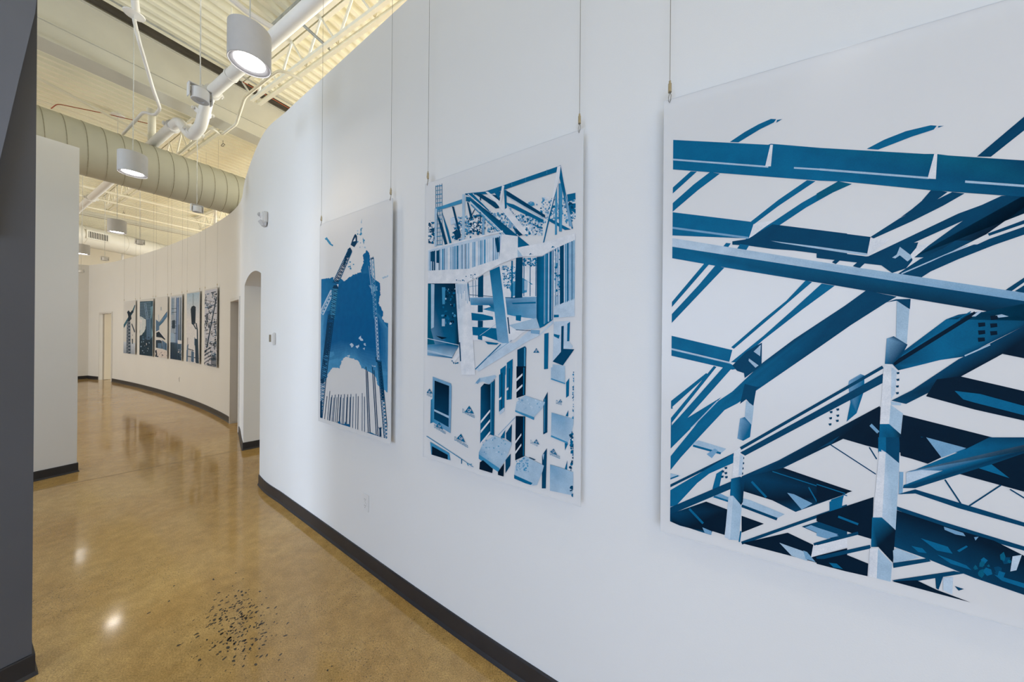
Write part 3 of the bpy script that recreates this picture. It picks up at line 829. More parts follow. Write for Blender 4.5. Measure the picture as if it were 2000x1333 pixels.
class Sheet:
    """a flat panel in a vertical plane; drawings are kept in panel metres (s to the right, t up)"""
    def __init__(self, L, R, z0, z1, margin=0.03, gap=0.0):
        self.L = Vector((L[0], L[1])); self.R = Vector((R[0], R[1])); self.z0 = z0; self.z1 = z1
        self.w = (self.R-self.L).length; self.h = z1-z0
        self.e = (self.R-self.L)/self.w
        self.n = Vector((self.e.y, -self.e.x))
        if self.n.dot(-self.L) < 0: self.n = -self.n
        self.m = margin; self.shapes = []
        self.crop = (0, 0, 1.0)
    def st(self, x, y):
        ox, oy, k = self.crop
        rx, rk = ray(ox + x*k, oy + y*k)
        # intersect with the panel's plane
        dxy = Vector((rx, 1.0)); y_ = self.L.dot(self.n)/dxy.dot(self.n)
        P_ = dxy*y_
        return ((P_-self.L).dot(self.e), EYE + rk*y_ - self.z0)
    def raw(self, pts, c):
        box = (self.m, self.w-self.m, self.m, self.h-self.m)
        cols = c if isinstance(c, list) else [c]*len(pts)
        pl = [(p[0], p[1], *q) for p, q in zip(pts, cols)]
        for ax, lim, sg in ((0, box[0], 1), (0, box[1], -1), (1, box[2], 1), (1, box[3], -1)):
            out = []
            for i in range(len(pl)):
                a_, b_ = pl[i-1], pl[i]
                da, db = sg*(a_[ax]-lim), sg*(b_[ax]-lim)
                if (da >= 0) != (db >= 0):
                    t = da/(da-db); out.append(tuple(u+(v-u)*t for u, v in zip(a_, b_)))
                if db >= 0: out.append(b_)
            pl = out
            if len(pl) < 3: return
        self.shapes.append(pl)
    def poly(self, pts, c):
        self.raw([self.st(x, y) for x, y in pts], c)
    def polyx(self, pts, c, lim=1333, far=1960):
        """like poly, but edges that run off the photograph continue to the panel's far edge"""
        q = []
        n = len(pts)
        for i, (x, y) in enumerate(pts):
            if x >= lim:
                nb = [pts[i-1], pts[(i+1) % n]]
                nb = [v for v in nb if v[0] < lim-5]
                sl = 0.25
                if nb: sl = (y-nb[0][1])/(x-nb[0][0])
                sl = max(-0.9, min(0.5, sl)); q.append((far, y + sl*(far-x)))
            else: q.append((x, y))
        self.poly(q, c)
    def line(self, p, q, w, c):
        a_ = Vector(p); b_ = Vector(q); d = (b_-a_)
        if d.length < 1e-6: return
        n = Vector((-d.y, d.x)).normalized()*w/2
        self.poly([tuple(a_+n), tuple(b_+n), tuple(b_-n), tuple(a_-n)], c)
    def pline(self, pts, w, c):
        for a_, b_ in zip(pts, pts[1:]): self.line(a_, b_, w, c)
    def lattice(self, p, q, w0, w1, n, lw, c, c2=None):
        p = Vector(p); q = Vector(q); d = (q-p); nn = Vector((-d.y, d.x)).normalized()
        def pt(t, s): return tuple(p + d*t + nn*s*(w0+(w1-w0)*t)/2)
        for s in (-1, 1): self.line(pt(0, s), pt(1, s), lw*1.25, c)
        for i in range(n):
            s = 1 if i % 2 else -1
            self.line(pt(i/n, s), pt((i+1)/n, -s), lw, c2 or c)
            if i % 2 == 0: self.line(pt(i/n, -1), pt(i/n, 1), lw, c2 or c)
            self.line(pt(i/n, -s), pt((i+1)/n, s), lw*0.7, c2 or c) if w0 > 40 else None
    def rough(self, pts, c, amp, depth=3, seed=1):
        rs = random.Random(seed)
        for _ in range(depth):
            out = []
            for i in range(len(pts)):
                a_ = pts[i]; b_ = pts[(i+1) % len(pts)]
                L_ = math.hypot(b_[0]-a_[0], b_[1]-a_[1])
                out.append(a_)
                if L_ > 8:
                    k = rs.uniform(-amp, amp)*L_
                    out.append(((a_[0]+b_[0])/2 - (b_[1]-a_[1])/L_*k, (a_[1]+b_[1])/2 + (b_[0]-a_[0])/L_*k))
            pts = out
        self.poly(pts, c)
    def specks(self, x0, y0, x1, y1, n, size, cols, seed=1, horiz=1.0):
        rs = random.Random(seed)
        for _ in range(n):
            x = rs.uniform(x0, x1); y = rs.uniform(y0, y1); s = size*rs.uniform(0.4, 1.3); a0 = rs.random()*6.28
            k = rs.randint(4, 6)
            self.poly([(x + s*horiz*math.cos(a0+6.283*i/k)*rs.uniform(0.5, 1.2), y + s*math.sin(a0+6.283*i/k)*rs.uniform(0.5, 1.2)) for i in range(k)], rs.choice(cols))
    def text(self, body, p, q, size, c):
        """letters along the line p->q (crop pixels)"""
        cu = bpy.data.curves.new('lettering', 'FONT'); cu.body = body; cu.size = 1.0; cu.resolution_u = 2
        ob = bpy.data.objects.new('lettering', cu); COL.objects.link(ob)
        dg = bpy.context.evaluated_depsgraph_get(); me = bpy.data.meshes.new_from_object(ob.evaluated_get(dg))
        wid = max(v.co.x for v in me.vertices)
        s0 = Vector(self.st(*p)); s1 = Vector(self.st(*q)); ex = (s1-s0)/wid
        hy = size
        for f in me.polygons:
            self.raw([tuple(s0 + ex*me.vertices[i].co.x + Vector((0, hy))*me.vertices[i].co.y) for i in f.vertices], c)
        bpy.data.objects.remove(ob); bpy.data.curves.remove(cu); bpy.data.meshes.remove(me)
    def logo(self, x, y, w, c, slope=0.35):
        self.poly([(x-w/2, y+w*0.32 - w/2*slope), (x, y-w*0.45), (x+w/2, y+w*0.32 + w/2*slope)], c)
        self.text('GP', (x-w*0.2, y+w*0.22-w*0.2*slope), (x+w*0.2, y+w*0.22+w*0.2*slope), 0.02*w/80, CW)
    def build(self, label, group, ztop=5.16, cable_in=0.018, gripper=1.0):
        mid = (self.L+self.R)/2
        t = empty('hanging_panel', (mid.x, mid.y, self.z0)); t.rotation_euler = (0, 0, math.atan2(self.e.y, self.e.x))
        tag(t, label, 'panel', group)
        w, h, th = self.w, self.h, 0.006
        fy = -1.0                                           # local -Y faces the corridor
        bm = B(); bm_box(bm, (0, 0, h/2), (w-0.002, th-0.001, h-0.002)); new_obj('acrylic_sheet', bm, M_SHEET, t)
        for s in (-1, 1):
            bm = B(); bm_box(bm, (s*(w/2-0.0004), 0, h/2), (0.0012, th, h)); new_obj('sheet_edge', bm, M_EDGE, t)
        for z in (0.0006, h-0.0006):
            bm = B(); bm_box(bm, (0, 0, z), (w-0.003, th, 0.0012)); new_obj('sheet_edge', bm, M_EDGE, t)
        # print
        verts, faces, cols = [], [], []
        step = 1.4e-6 if self.L.y < 3 else 6e-6
        for i, pl in enumerate(self.shapes):
            y = -(th/2 + 0.0001 + i*step)
            b0 = len(verts)
            area = sum(pl[k-1][0]*pl[k][1]-pl[k][0]*pl[k-1][1] for k in range(len(pl)))
            if area < 0: pl = pl[::-1]
            for v in pl: verts.append((v[0]-w/2, y, v[1])); cols.append(v[2:5])
            faces.append(list(range(b0, b0+len(pl))))
        me = bpy.data.meshes.new('print'); me.from_pydata(verts, [], faces)
        ca = me.color_attributes.new('ink', 'FLOAT_COLOR', 'POINT')
        for i, c in enumerate(cols): ca.data[i].color = (c[0], c[1], c[2], 1.0)
        me.materials.append(M_PRINT)
        pr = bpy.data.objects.new('print', me); COL.objects.link(pr); pr.parent = t
        pr['label'] = 'blue construction photograph printed on the sheet'
        for s in (-1, 1):
            x = s*(w/2-cable_in)
            bm = B(); bm_tube(bm, (x, 0, h+0.05*gripper), (x, 0, ztop-self.z0), 0.0011, 6); new_obj('cable', bm, M_CABLE, t)
            bm = B()
            bm_tube(bm, (x, 0, h+0.026*gripper), (x, 0, h+0.056*gripper), 0.0058, 12); bm_tube(bm, (x, 0, h+0.056*gripper), (x, 0, h+0.066*gripper), 0.0036, 10)
            bm_box(bm, (x, -0.0055, h+0.034*gripper), (0.004, 0.004, 0.012))
            g = new_obj('cable_grip', bm, M_BRASS, t, smooth=True)
            bm = B()
            bm_path(bm, [(x, 0.0, h+0.028), (x+0.004, 0, h+0.016), (x+0.003, -0.005, h-0.004), (x, -0.006, h-0.014), (x-0.003, -0.004, h-0.006), (x-0.004, 0, h+0.01), (x, 0, h+0.026)], 0.0011, 6)
            new_obj('hook', bm, M_CABLE, g)
        return t
Z0, Z1 = 0.918, 2.442

# --- panel with the steel frame (nearest) ---------------------------
S = Sheet((0.532, 1.114), (1.345, 0.694), Z0, Z1)
cA, cB, cC, cD, cE, cF = [(x, y, 400/1333) for x, y in ((1250, 100), (1250, 480), (1250, 800), (1600, 100), (1600, 480), (1600, 860))]
PXC = (0, 0, 1.0)
S.crop = cA
S.poly([(583, 595), (680, 530), (770, 480), (850, 445), (885, 447), (870, 468), (780, 512), (640, 597)], CM)
S.poly([(890, 452), (925, 446), (885, 470)], CM)
S.poly([(330, 785), (370, 787), (185, 955), (170, 930)], CM)
S.poly([(455, 790), (520, 800), (380, 905), (210, 1050), (170, 1050), (170, 1030), (350, 870)], CM)
S.poly([(1085, 843), (1140, 850), (900, 1010), (740, 1130), (720, 1112), (900, 970)], CM)
S.poly([(1285, 862), (1345, 868), (1250, 925), (1080, 1020), (900, 1140), (700, 1250), (680, 1230), (870, 1110), (1050, 990), (1200, 905)], CM)
S.crop = cD
S.poly([(120, 850), (210, 868), (60, 935), (-20, 975), (-20, 930)], CT)
S.poly([(305, 640), (420, 580), (560, 525), (720, 487), (760, 490), (740, 515), (600, 560), (380, 645)], CM)
S.poly([(770, 492), (806, 490), (768, 503)], CM)
S.polyx([(1020, 690), (1333, 425), (1333, 515), (1110, 692)], CK)
S.poly([(725, 905), (830, 920), (720, 1000), (525, 1085), (600, 1030), (660, 980)], CK)
S.poly([(860, 920), (940, 930), (800, 1010), (600, 1110), (350, 1222), (330, 1212), (520, 1090), (720, 990)], CK)
S.poly([(1180, 945), (1333, 940), (1000, 1075), (800, 1165), (600, 1255), (480, 1310), (400, 1345), (300, 1345), (480, 1260), (700, 1155), (900, 1060), (1050, 1005)], CK)
S.polyx([(980, 1070), (1180, 950), (1333, 930), (1333, 1015), (1080, 1195), (780, 1345), (600, 1345), (800, 1200)], [CK, CK, CV, CV, CV, CK, CK, CK])
S.polyx([(1090, 1190), (1333, 1100), (1333, 1125), (1100, 1205)], CK)
S.polyx([(840, 1345), (1100, 1225), (1333, 1143), (1333, 1195), (1000, 1310), (930, 1345)], CK)
# top beam
S.crop = PXC
S.poly([(1290, 273), (1500, 284), (1505, 282), (1530, 284), (1600, 290), (1804, 302), (1827, 302), (1850, 305), (2000, 315), (2190, 328), (2190, 402), (2000, 386), (1819, 373), (1650, 356), (1600, 354), (1290, 330)],
       [CM]*5 + [CT, CT, CT, CK, CK, CK, CK, CT, CM, CM, CM])
S.line((1306, 312), (1500, 327), 3.4, CL); S.line((1550, 329), (1600, 332), 3.2, CL); S.line((1600, 332), (1812, 349), 4.0, CL); S.line((1883, 356), (2180, 378), 4.5, CL)
S.poly([(1504, 284), (1509, 284), (1505, 326), (1494, 326)], CW); S.poly([(1823, 302), (1829, 302), (1826, 351), (1810, 350)], CW)
# second row of beams
S.crop = cA
S.poly([(170, 1045), (205, 1050), (720, 1113), (738, 1125), (708, 1222), (170, 1200)], CM)
S.line((195, 1150), (705, 1218), 13, CG)
S.poly([(738, 1130), (755, 1122), (870, 1105), (720, 1215), (706, 1222)], CW)
S.poly([(700, 1225), (860, 1130), (905, 1135), (1345, 1190), (1345, 1345), (1000, 1300), (860, 1290), (700, 1268), (600, 1262), (600, 1240)], CK)
S.poly([(560, 1250), (590, 1254), (570, 1282), (535, 1280)], CM); S.poly([(650, 1258), (710, 1265), (690, 1298), (628, 1292)], CM)
S.poly([(850, 1237), (1345, 1298), (1345, 1318), (920, 1252)], CL)
S.crop = cD
S.poly([(-20, 1168), (330, 1212), (308, 1322), (-20, 1275)], CK); S.line((-20, 1280), (305, 1325), 13, CL)
S.poly([(330, 1215), (350, 1222), (460, 1222), (320, 1330), (308, 1325)], CW)
S.crop = cE
S.poly([(-20, 30), (300, 72), (330, 70), (480, 0), (640, -20), (610, 60), (600, 100), (560, 150), (470, 180), (400, 130), (-20, 82)], CK)
S.poly([(470, 80), (500, 60), (520, 10), (560, 40), (605, 75), (570, 105), (520, 65), (490, 85)], CL)
S.poly([(590, 60), (640, 0), (720, -10), (600, 90)], CW)
S.poly([(500, 190), (650, 90), (800, 20), (880, -30), (990, -30), (700, 120), (540, 195)], CK); S.line((530, 185), (960, 0), 8, CL)
S.poly([(545, 190), (800, 70), (1000, -5), (1140, -5), (900, 90), (720, 170), (650, 215)], CK)
S.poly([(80, 110), (110, 85), (140, 90), (105, 122)], CK); S.poly([(215, 135), (250, 105), (300, 110), (260, 148)], CK)
# long light-topped beam
S.crop = PXC
S.poly([(1290, 462), (1600, 512), (2000, 573), (2190, 602), (2190, 620), (2000, 590), (1600, 529), (1290, 480)], [CP, CL, CG, CG, CG, CG, CL, CP])
S.poly([(1290, 479), (1600, 527), (2000, 589), (2190, 618), (2190, 652), (2000, 622), (1900, 604), (1774, 583), (1600, 553), (1574, 549), (1415, 523), (1290, 501)],
       [CM, CK, CK, CK, CV, CV, CV, CK, CK, CK, CM, CM])
S.crop = cE
S.polyx([(1205, 290), (1333, 205), (1333, 235), (1245, 297)], CK); S.polyx([(1265, 298), (1333, 255), (1333, 310), (1300, 305)], CK)
# bars under the long beam
S.crop = cB
S.poly([(420, 115), (450, 122), (165, 450), (165, 418)], CM)
S.poly([(490, 130), (548, 145), (400, 300), (165, 548), (165, 492), (380, 260)], CM)
S.poly([(1075, 228), (1118, 238), (900, 425), (610, 672), (592, 662), (800, 482), (950, 360)], CM)
S.poly([(1180, 248), (1265, 262), (1050, 420), (800, 615), (640, 760), (590, 760), (800, 590), (980, 430)], CM)
# big arching rafter
S.crop = PXC
S.poly([(1690, 568), (1750, 580), (1729, 592), (1660, 636), (1600, 678), (1574, 696), (1487, 756), (1440, 788), (1415, 801), (1370, 849), (1330, 893), (1296, 935), (1296, 908), (1355, 835), (1385, 795), (1430, 765), (1490, 708), (1550, 663), (1650, 597)],
       [CK]*7 + [CM]*9 + [CK]*3)
S.crop = cB
S.poly([(165, 1245), (310, 1120), (530, 985), (430, 1090), (330, 1190), (200, 1320), (165, 1345)], CM)
S.line((505, 1010), (330, 1190), 7, CL)
S.poly([(165, 578), (175, 580), (600, 680), (580, 757), (165, 658)], CM); S.line((170, 665), (585, 768), 10, CL)
S.poly([(165, 670), (590, 770), (640, 800), (600, 808), (165, 708)], CM)
S.poly([(600, 780), (690, 690), (792, 632), (790, 780), (680, 862), (675, 830), (630, 815)], CK)
S.poly([(738, 690), (785, 645), (780, 720)], CL); S.poly([(708, 735), (770, 780), (750, 795), (705, 750)], CL)
S.poly([(480, 783), (497, 790), (165, 1205), (165, 1165)], CM)
S.poly([(430, 830), (445, 838), (210, 1050), (215, 1060), (190, 1065), (185, 1100), (165, 1090), (165, 1040)], CM)
S.poly([(540, 792), (595, 800), (310, 1120), (165, 1258), (165, 1215), (300, 1065)], CM)
# first post
S.poly([(680, 900), (760, 920), (785, 915), (755, 935), (735, 1052), (690, 1000), (650, 1030)], CK)
S.poly([(690, 1008), (740, 1045), (726, 1165), (680, 1122)], CL)
S.poly([(650, 1125), (680, 1115), (724, 1165), (715, 1245), (670, 1270), (632, 1255)], [CG, CM, CM, CM, CM, CG])
S.crop = cC
S.poly([(170, 130), (210, 85), (165, 270)], CM)
S.poly([(350, 215), (380, 200), (560, 255), (520, 290), (340, 235)], CL); S.line((345, 235), (525, 285), 14, CM)
S.poly([(165, 415), (190, 412), (265, 430), (165, 470)], CL); S.line((165, 462), (250, 430), 9, CM)
# trusses
S.crop = cE
S.poly([(190, 880), (265, 835), (290, 845), (290, 940), (240, 1090), (175, 1145), (200, 1020), (185, 910)], [CG, CG, CM, CM, CM, CM, CM, CG])
S.crop = PXC
S.line((1446, 876), (1723, 717), 6, CK); S.line((1301, 953), (1440, 884), 5, CK)
S.poly([(1301, 962), (1385, 913), (1432, 886), (1432, 904), (1385, 925), (1362, 943), (1322, 986), (1301, 992)], CM)
S.poly([(1445, 884), (1600, 799), (1723, 730), (1723, 748), (1600, 813), (1455, 890)], CK)
S.poly([(1380, 887), (1396, 876), (1402, 880), (1390, 895)], CG); S.poly([(1399, 925), (1412, 917), (1404, 955), (1391, 955)], CM)
S.poly([(1292, 998), (1430, 939), (1451, 929), (1520, 899), (1620, 845), (1717, 793), (1718, 825), (1646, 857), (1529, 914), (1427, 955), (1292, 1012)], [CK]*5+[CV]*3+[CK]*3)
for (x, y) in ((1417, 914), (1417, 924), (1411, 921), (1410, 931), (1418, 932), (1450, 895), (1450, 905), (1449, 915), (1448, 925), (1622, 805), (1621, 817), (1620, 829), (1635, 800), (1635, 812), (1634, 822), (1752, 729), (1752, 742), (1751, 755), (1751, 768)):
    S.poly([(x-3, y-1.5), (x+3, y-2.5), (x+3, y+1.5), (x-1, y+2.5)], CK)
S.crop = cC
S.poly([(165, 690), (430, 598), (570, 650), (550, 815), (470, 790), (460, 815), (380, 790), (320, 770), (260, 755), (215, 735), (180, 720), (165, 715)], [CK, CV, CV, CV, CV, CM, CV, CV, CM, CV, CM, CM])
S.line((320, 645), (410, 740), 14, CM); S.poly([(405, 765), (465, 790), (465, 815), (420, 800)], CG)
S.poly([(470, 570), (520, 545), (585, 575), (580, 600), (490, 575)], CG); S.line((480, 565), (580, 598), 12, CM)
S.poly([(675, 440), (860, 395), (930, 378), (1345, 520), (1345, 545), (1010, 665), (860, 590), (670, 530), (660, 480)], [CK, CV, CV, CV, CV, CK, CV, CV, CV])
S.line((860, 402), (1345, 560), 6, CM); S.line((725, 468), (820, 570), 14, CM)
S.poly([(955, 540), (1000, 550), (1120, 610), (1050, 650)], CG); S.line((1095, 505), (1155, 610), 8, CM)
S.poly([(665, 575), (720, 590), (940, 680), (875, 715), (665, 625)], CL); S.line((660, 625), (890, 712), 18, CK)
S.poly([(660, 690), (805, 742), (660, 800)], CV)
S.line((660, 868), (1345, 625), 20, CK)
S.poly([(660, 868), (960, 800), (1100, 770), (960, 800), (1128, 880), (1110, 960), (1345, 900), (1345, 1055), (1130, 990), (900, 930)], CV)
S.poly([(905, 865), (1060, 920), (1090, 985), (985, 950)], CL); S.poly([(1060, 915), (1085, 925), (1140, 990), (1075, 970)], CG)
S.poly([(1125, 880), (1345, 815), (1345, 890), (1110, 960)], CW); S.line((1128, 876), (1345, 812), 16, CK)
S.poly([(1230, 600), (1320, 555), (1310, 640), (1230, 665)], CM)
S.poly([(1050, 760), (1165, 725), (1345, 790), (1345, 830), (1220, 835)], CK); S.poly([(1070, 765), (1110, 750), (1290, 820), (1225, 835)], CG)
S.poly([(1160, 720), (1345, 640), (1345, 780), (1180, 725)], CV)
# post over it
S.poly([(610, 272), (650, 250), (660, 440), (600, 440)], CW); S.poly([(650, 290), (672, 305), (662, 425), (640, 430)], CP)
S.poly([(592, 450), (650, 435), (680, 450), (668, 600), (655, 625), (605, 560), (585, 560)], [CM, CK, CK, CV, CV, CM, CM])
S.poly([(580, 565), (605, 560), (660, 625), (660, 650), (640, 850), (575, 845)], CL); S.poly([(575, 565), (605, 560), (585, 845), (550, 830)], CP)
S.line((655, 790), (645, 860), 10, CM)
# second post, gussets
S.crop = cE
S.poly([(430, 370), (495, 350), (590, 348), (585, 415), (500, 360)], CK)
S.poly([(500, 360), (582, 415), (565, 640), (495, 610)], CL)
S.polyx([(470, 770), (480, 735), (820, 480), (900, 450), (1040, 430), (1200, 462), (1333, 470), (1333, 520), (1090, 640), (940, 722), (780, 745), (600, 790), (510, 812)], [CK, CK, CM, CK, CK, CK, CV, CV, CK, CK, CM, CM, CK])
S.line((480, 770), (1010, 440), 26, CV); S.line((490, 745), (980, 430), 7, CM); S.poly([(985, 462), (1030, 428), (1052, 430), (1010, 462)], CP); S.poly([(1140, 455), (1180, 448), (1225, 462), (1160, 470)], CL)
for (x, y) in ((1050, 515), (1050, 565), (1048, 612), (1128, 520), (1128, 570), (1130, 470)): S.poly([(x-24, y-12), (x+22, y-14), (x+24, y+10), (x-20, y+16)], CV)
S.poly([(435, 605), (480, 590), (570, 645), (530, 720), (470, 772), (423, 770)], [CG, CK, CK, CK, CK, CM])
S.polyx([(465, 1008), (600, 940), (900, 740), (1100, 640), (1333, 520), (1333, 735), (1185, 705), (910, 855), (560, 1030)], [CK, CK, CK, CK, CV, CV, CV, CV, CK]); S.line((940, 718), (1105, 645), 9, CL)
S.polyx([(690, 980), (760, 870), (910, 850), (1333, 948), (1333, 1140), (1000, 1065), (800, 1010)], CV)
S.polyx([(875, 945), (1040, 965), (1333, 1045), (1333, 1105), (1000, 1020), (930, 1000)], CM)
S.poly([(460, 1012), (530, 1025), (525, 1040), (465, 1035)], CL)
S.poly([(540, 1100), (1125, 1248), (960, 1345), (510, 1345), (530, 1200)], CV)
S.poly([(655, 1243), (720, 1255), (945, 1325), (940, 1345), (740, 1345)], CM)
S.polyx([(930, 1345), (1120, 1265), (1333, 1275), (1333, 1345)], CK)
S.poly([(130, 1250), (395, 1048), (390, 1175), (380, 1320), (300, 1300)], CV); S.line((330, 1165), (380, 1215), 20, CG)
S.poly([(415, 780), (465, 778), (490, 800), (460, 1010), (460, 1170), (390, 1160)], CW); S.poly([(465, 790), (500, 815), (490, 960), (462, 1000)], CP)
S.poly([(460, 1035), (540, 1092), (525, 1228), (450, 1162)], CL)
S.poly([(390, 1160), (450, 1160), (530, 1230), (520, 1345), (380, 1345)], [CM, CM, CV, CV, CM])
S.crop = cF
S.poly([(-20, 60), (130, -30), (80, 20)], CK)
S.line((70, 28), (365, 220), 7, CK); S.line((322, 45), (370, 122), 8, CK)
S.poly([(-20, 255), (212, 330), (-20, 410)], CV); S.line((-20, 285), (165, 345), 6, CM)
S.poly([(75, 385), (158, 355), (140, 420), (65, 455)], CM)
S.poly([(-20, 490), (350, 368), (345, 500), (335, 640), (200, 600), (-20, 525)], CV)
S.line((120, 495), (250, 545), 14, CM)
S.poly([(-20, 565), (120, 610), (50, 640), (-20, 620)], CG); S.line((-20, 672), (250, 602), 20, CK)
S.line((-20, 768), (330, 690), 24, CK)
S.poly([(50, 770), (180, 745), (315, 800), (310, 882), (-20, 808), (-20, 770)], CV); S.poly([(60, 795), (110, 800), (150, 835), (90, 825)], CM)
S.poly([(380, -20), (430, -20), (430, 75), (380, 72)], CM); S.poly([(430, -20), (520, -20), (515, 150), (430, 78)], CK)
S.polyx([(515, -20), (690, -20), (800, 105), (700, 152), (600, 120), (525, 100)], CV)
S.polyx([(690, -20), (950, 50), (790, 112)], CG)
S.polyx([(1000, 190), (1130, 150), (1333, 60), (1333, 335), (1180, 293), (905, 218)], CV); S.poly([(1030, 180), (1110, 152), (1230, 245)], CM)
S.polyx([(560, 205), (620, 190), (940, 60), (1100, -20), (1333, -20), (1333, 80), (1130, 150), (1000, 190), (620, 310), (540, 310), (545, 290), (800, 196)], [CG, CM, CM, CK, CV, CV, CK, CK, CK, CK, CM, CM])
S.poly([(560, 210), (660, 192), (790, 198), (560, 285)], CP)
S.line((530, 205), (525, 350), 26, CG)
S.polyx([(505, 350), (620, 318), (1333, 535), (1333, 562), (900, 440), (620, 345)], CK)
S.line((812, 255), (915, 410), 10, CK); S.line((1175, 290), (970, 425), 10, CK); S.polyx([(1238, 315), (1333, 440), (1333, 455), (1230, 320)], CK)
S.polyx([(500, 428), (800, 528), (1333, 690), (1333, 718), (800, 565), (500, 452)], CK)
S.polyx([(495, 452), (820, 560), (1130, 650), (1333, 755), (1333, 1005), (1000, 892), (700, 770), (480, 690), (480, 600)], [CV]*4+[CV, CK, CK, CK, CV])
for g in (((655, 635), (830, 690), (862, 735), (760, 715)), ((595, 685), (665, 700), (695, 732), (640, 725)), ((760, 740), (950, 810), (985, 842), (850, 800)), ((1130, 870), (1333, 930), (1333, 960), (1180, 910)), ((890, 715), (950, 682), (960, 690), (905, 725))):
    S.poly(list(g), CM)
S.poly([(805, 560), (930, 600), (945, 622), (880, 610), (810, 580)], CG); S.poly([(1250, 752), (1310, 742), (1275, 842), (1235, 850)], CP); S.poly([(1000, 628), (1030, 625), (1010, 650)], CG)
S.specks(1010, 740, 1240, 870, 14, 26, [CM, CT, CK], 5)
S.poly([(340, 500), (400, 498), (492, 580), (475, 795), (380, 692), (333, 692)], [CM, CM, CV, CV, CV, CM])
S.poly([(400, 60), (430, 78), (517, 150), (492, 582), (405, 500)], [CP, CL, CL, CL, CP]); S.poly([(385, 72), (428, 76), (405, 500), (345, 500)], CW)
S.poly([(375, 700), (470, 800), (460, 918), (368, 895)], CL); S.poly([(325, 700), (378, 697), (370, 895), (315, 885)], CW)
S.poly([(475, 715), (500, 700), (650, 760), (480, 800)], CL); S.poly([(475, 795), (700, 765), (722, 785), (478, 828)], CK)
S.poly([(470, 908), (870, 848), (945, 862), (640, 912), (490, 920)], CK); S.poly([(470, 915), (630, 908), (760, 970), (980, 1052), (830, 1012)], CV)
S.poly([(750, 890), (800, 885), (770, 970), (755, 960)], CK); S.poly([(800, 890), (865, 885), (860, 1000), (800, 970)], CP); S.poly([(875, 945), (935, 965), (900, 975)], CK)
S.build('large frosted panel printed with dark blue steel beams, nearest on the right', 'frosted blue construction panels')

# --- panel with the half-built building ------------------------------
S = Sheet((-0.489, 1.7557), (0.282, 1.266), Z0, Z1)
cP, cQ, cR = (800, 220, 360/1846), (800, 470, 360/1846), (800, 720, 360/1714)
S.crop = cP
S.specks(1320, 860, 1665, 1110, 320, 13, [CS, CM, CG, CP, CW], 11); S.specks(1060, 1020, 1330, 1230, 320, 12, [CG, CS, CP, CW, CM], 12)
S.specks(780, 1000, 1060, 1200, 240, 12, [CG, CS, CW, CM], 13); S.specks(1190, 900, 1280, 930, 12, 20, [CG, CS], 14)
S.poly([(1580, 825), (1665, 808), (1665, 870), (1590, 900)], CM); S.specks(1590, 930, 1665, 1020, 16, 30, [CK, CM], 15)
S.specks(440, 1050, 620, 1280, 170, 14, [CS, CM, CW, CG], 16); S.specks(620, 1030, 760, 1220, 150, 14, [CK, CM, CW], 17)
S.specks(185, 1090, 260, 1310, 90, 13, [CK, CM, CW], 18); S.poly([(445, 1200), (480, 1170), (520, 1250), (470, 1280)], CK)
S.poly([(415, 1060), (480, 1055), (480, 1110), (420, 1130)], CP)
for x in (268, 286, 308, 330): S.line((x, 715), (x+2, 1330), 5, CM)
for y in range(740, 1330, 42): S.line((266, y+4), (334, y-6), 8 if (y//42) % 2 else 5, CS)
S.poly([(262, 962), (530, 872), (530, 912), (275, 988)], CS)
S.poly([(270, 985), (335, 1130), (388, 1330), (360, 1330), (310, 1150)], CK); S.poly([(325, 978), (395, 1180), (432, 1330), (410, 1330), (370, 1180)], CM)
S.poly([(430, 945), (450, 945), (522, 1230), (508, 1265)], CK); S.poly([(580, 900), (597, 905), (640, 1060), (615, 1070)], CK); S.line((660, 970), (590, 1100), 8, CK)
S.poly([(735, 1010), (760, 1000), (755, 1240), (732, 1245)], CG); S.line((715, 850), (715, 1100), 12, CK)
S.poly([(1005, 960), (1025, 960), (1028, 1160), (1000, 1160)], CG)
S.poly([(560, 815), (760, 795), (940, 735), (1490, 545), (1520, 530), (1512, 560), (1480, 600), (1200, 690), (970, 772), (830, 818), (570, 832)], [CM, CM, CM, CM, CM, CM, CM, CM, CM, CM, CK])
for x, y in ((1380, 600), (1168, 680), (1030, 725)): S.line((x, y-25), (x, y+20), 5, CS)
S.poly([(965, 780), (1000, 800), (1362, 1030), (1362, 1060), (970, 835)], CK); S.line((975, 838), (1350, 1065), 8, CL)
S.poly([(955, 900), (1050, 925), (1350, 1080), (1330, 1105), (1000, 945)], CM); S.poly([(1400, 1060), (1620, 1175), (1560, 1180), (1400, 1090)], CM)
S.poly([(810, 825), (870, 830), (920, 860), (900, 900)], CK); S.poly([(850, 800), (920, 795), (900, 870)], CM)
S.poly([(655, 815), (710, 812), (905, 925), (900, 960), (868, 965), (780, 900)], CK)
S.poly([(575, 820), (640, 812), (795, 975), (815, 1010), (760, 960)], CM); S.line((590, 820), (760, 965), 7, CW); S.line((640, 815), (800, 975), 6, CW)
S.poly([(570, 845), (612, 852), (800, 1000), (1240, 1360), (1090, 1360), (900, 1180), (620, 905), (570, 890)], [CM, CM, CK, CM, CM, CM, CK, CM]); S.line((612, 895), (1085, 1345), 10, CP); S.line((620, 925), (1060, 1360), 12, CS)
S.poly([(765, 797), (792, 797), (1000, 965), (1198, 1220), (1130, 1228), (960, 1020), (870, 905)], CW)
S.poly([(905, 905), (932, 735), (955, 738), (920, 932)], CW); S.poly([(950, 780), (975, 780), (980, 960), (960, 972)], CM)
S.poly([(1040, 1160), (1080, 1170), (1140, 1230), (1100, 1240)], CK)
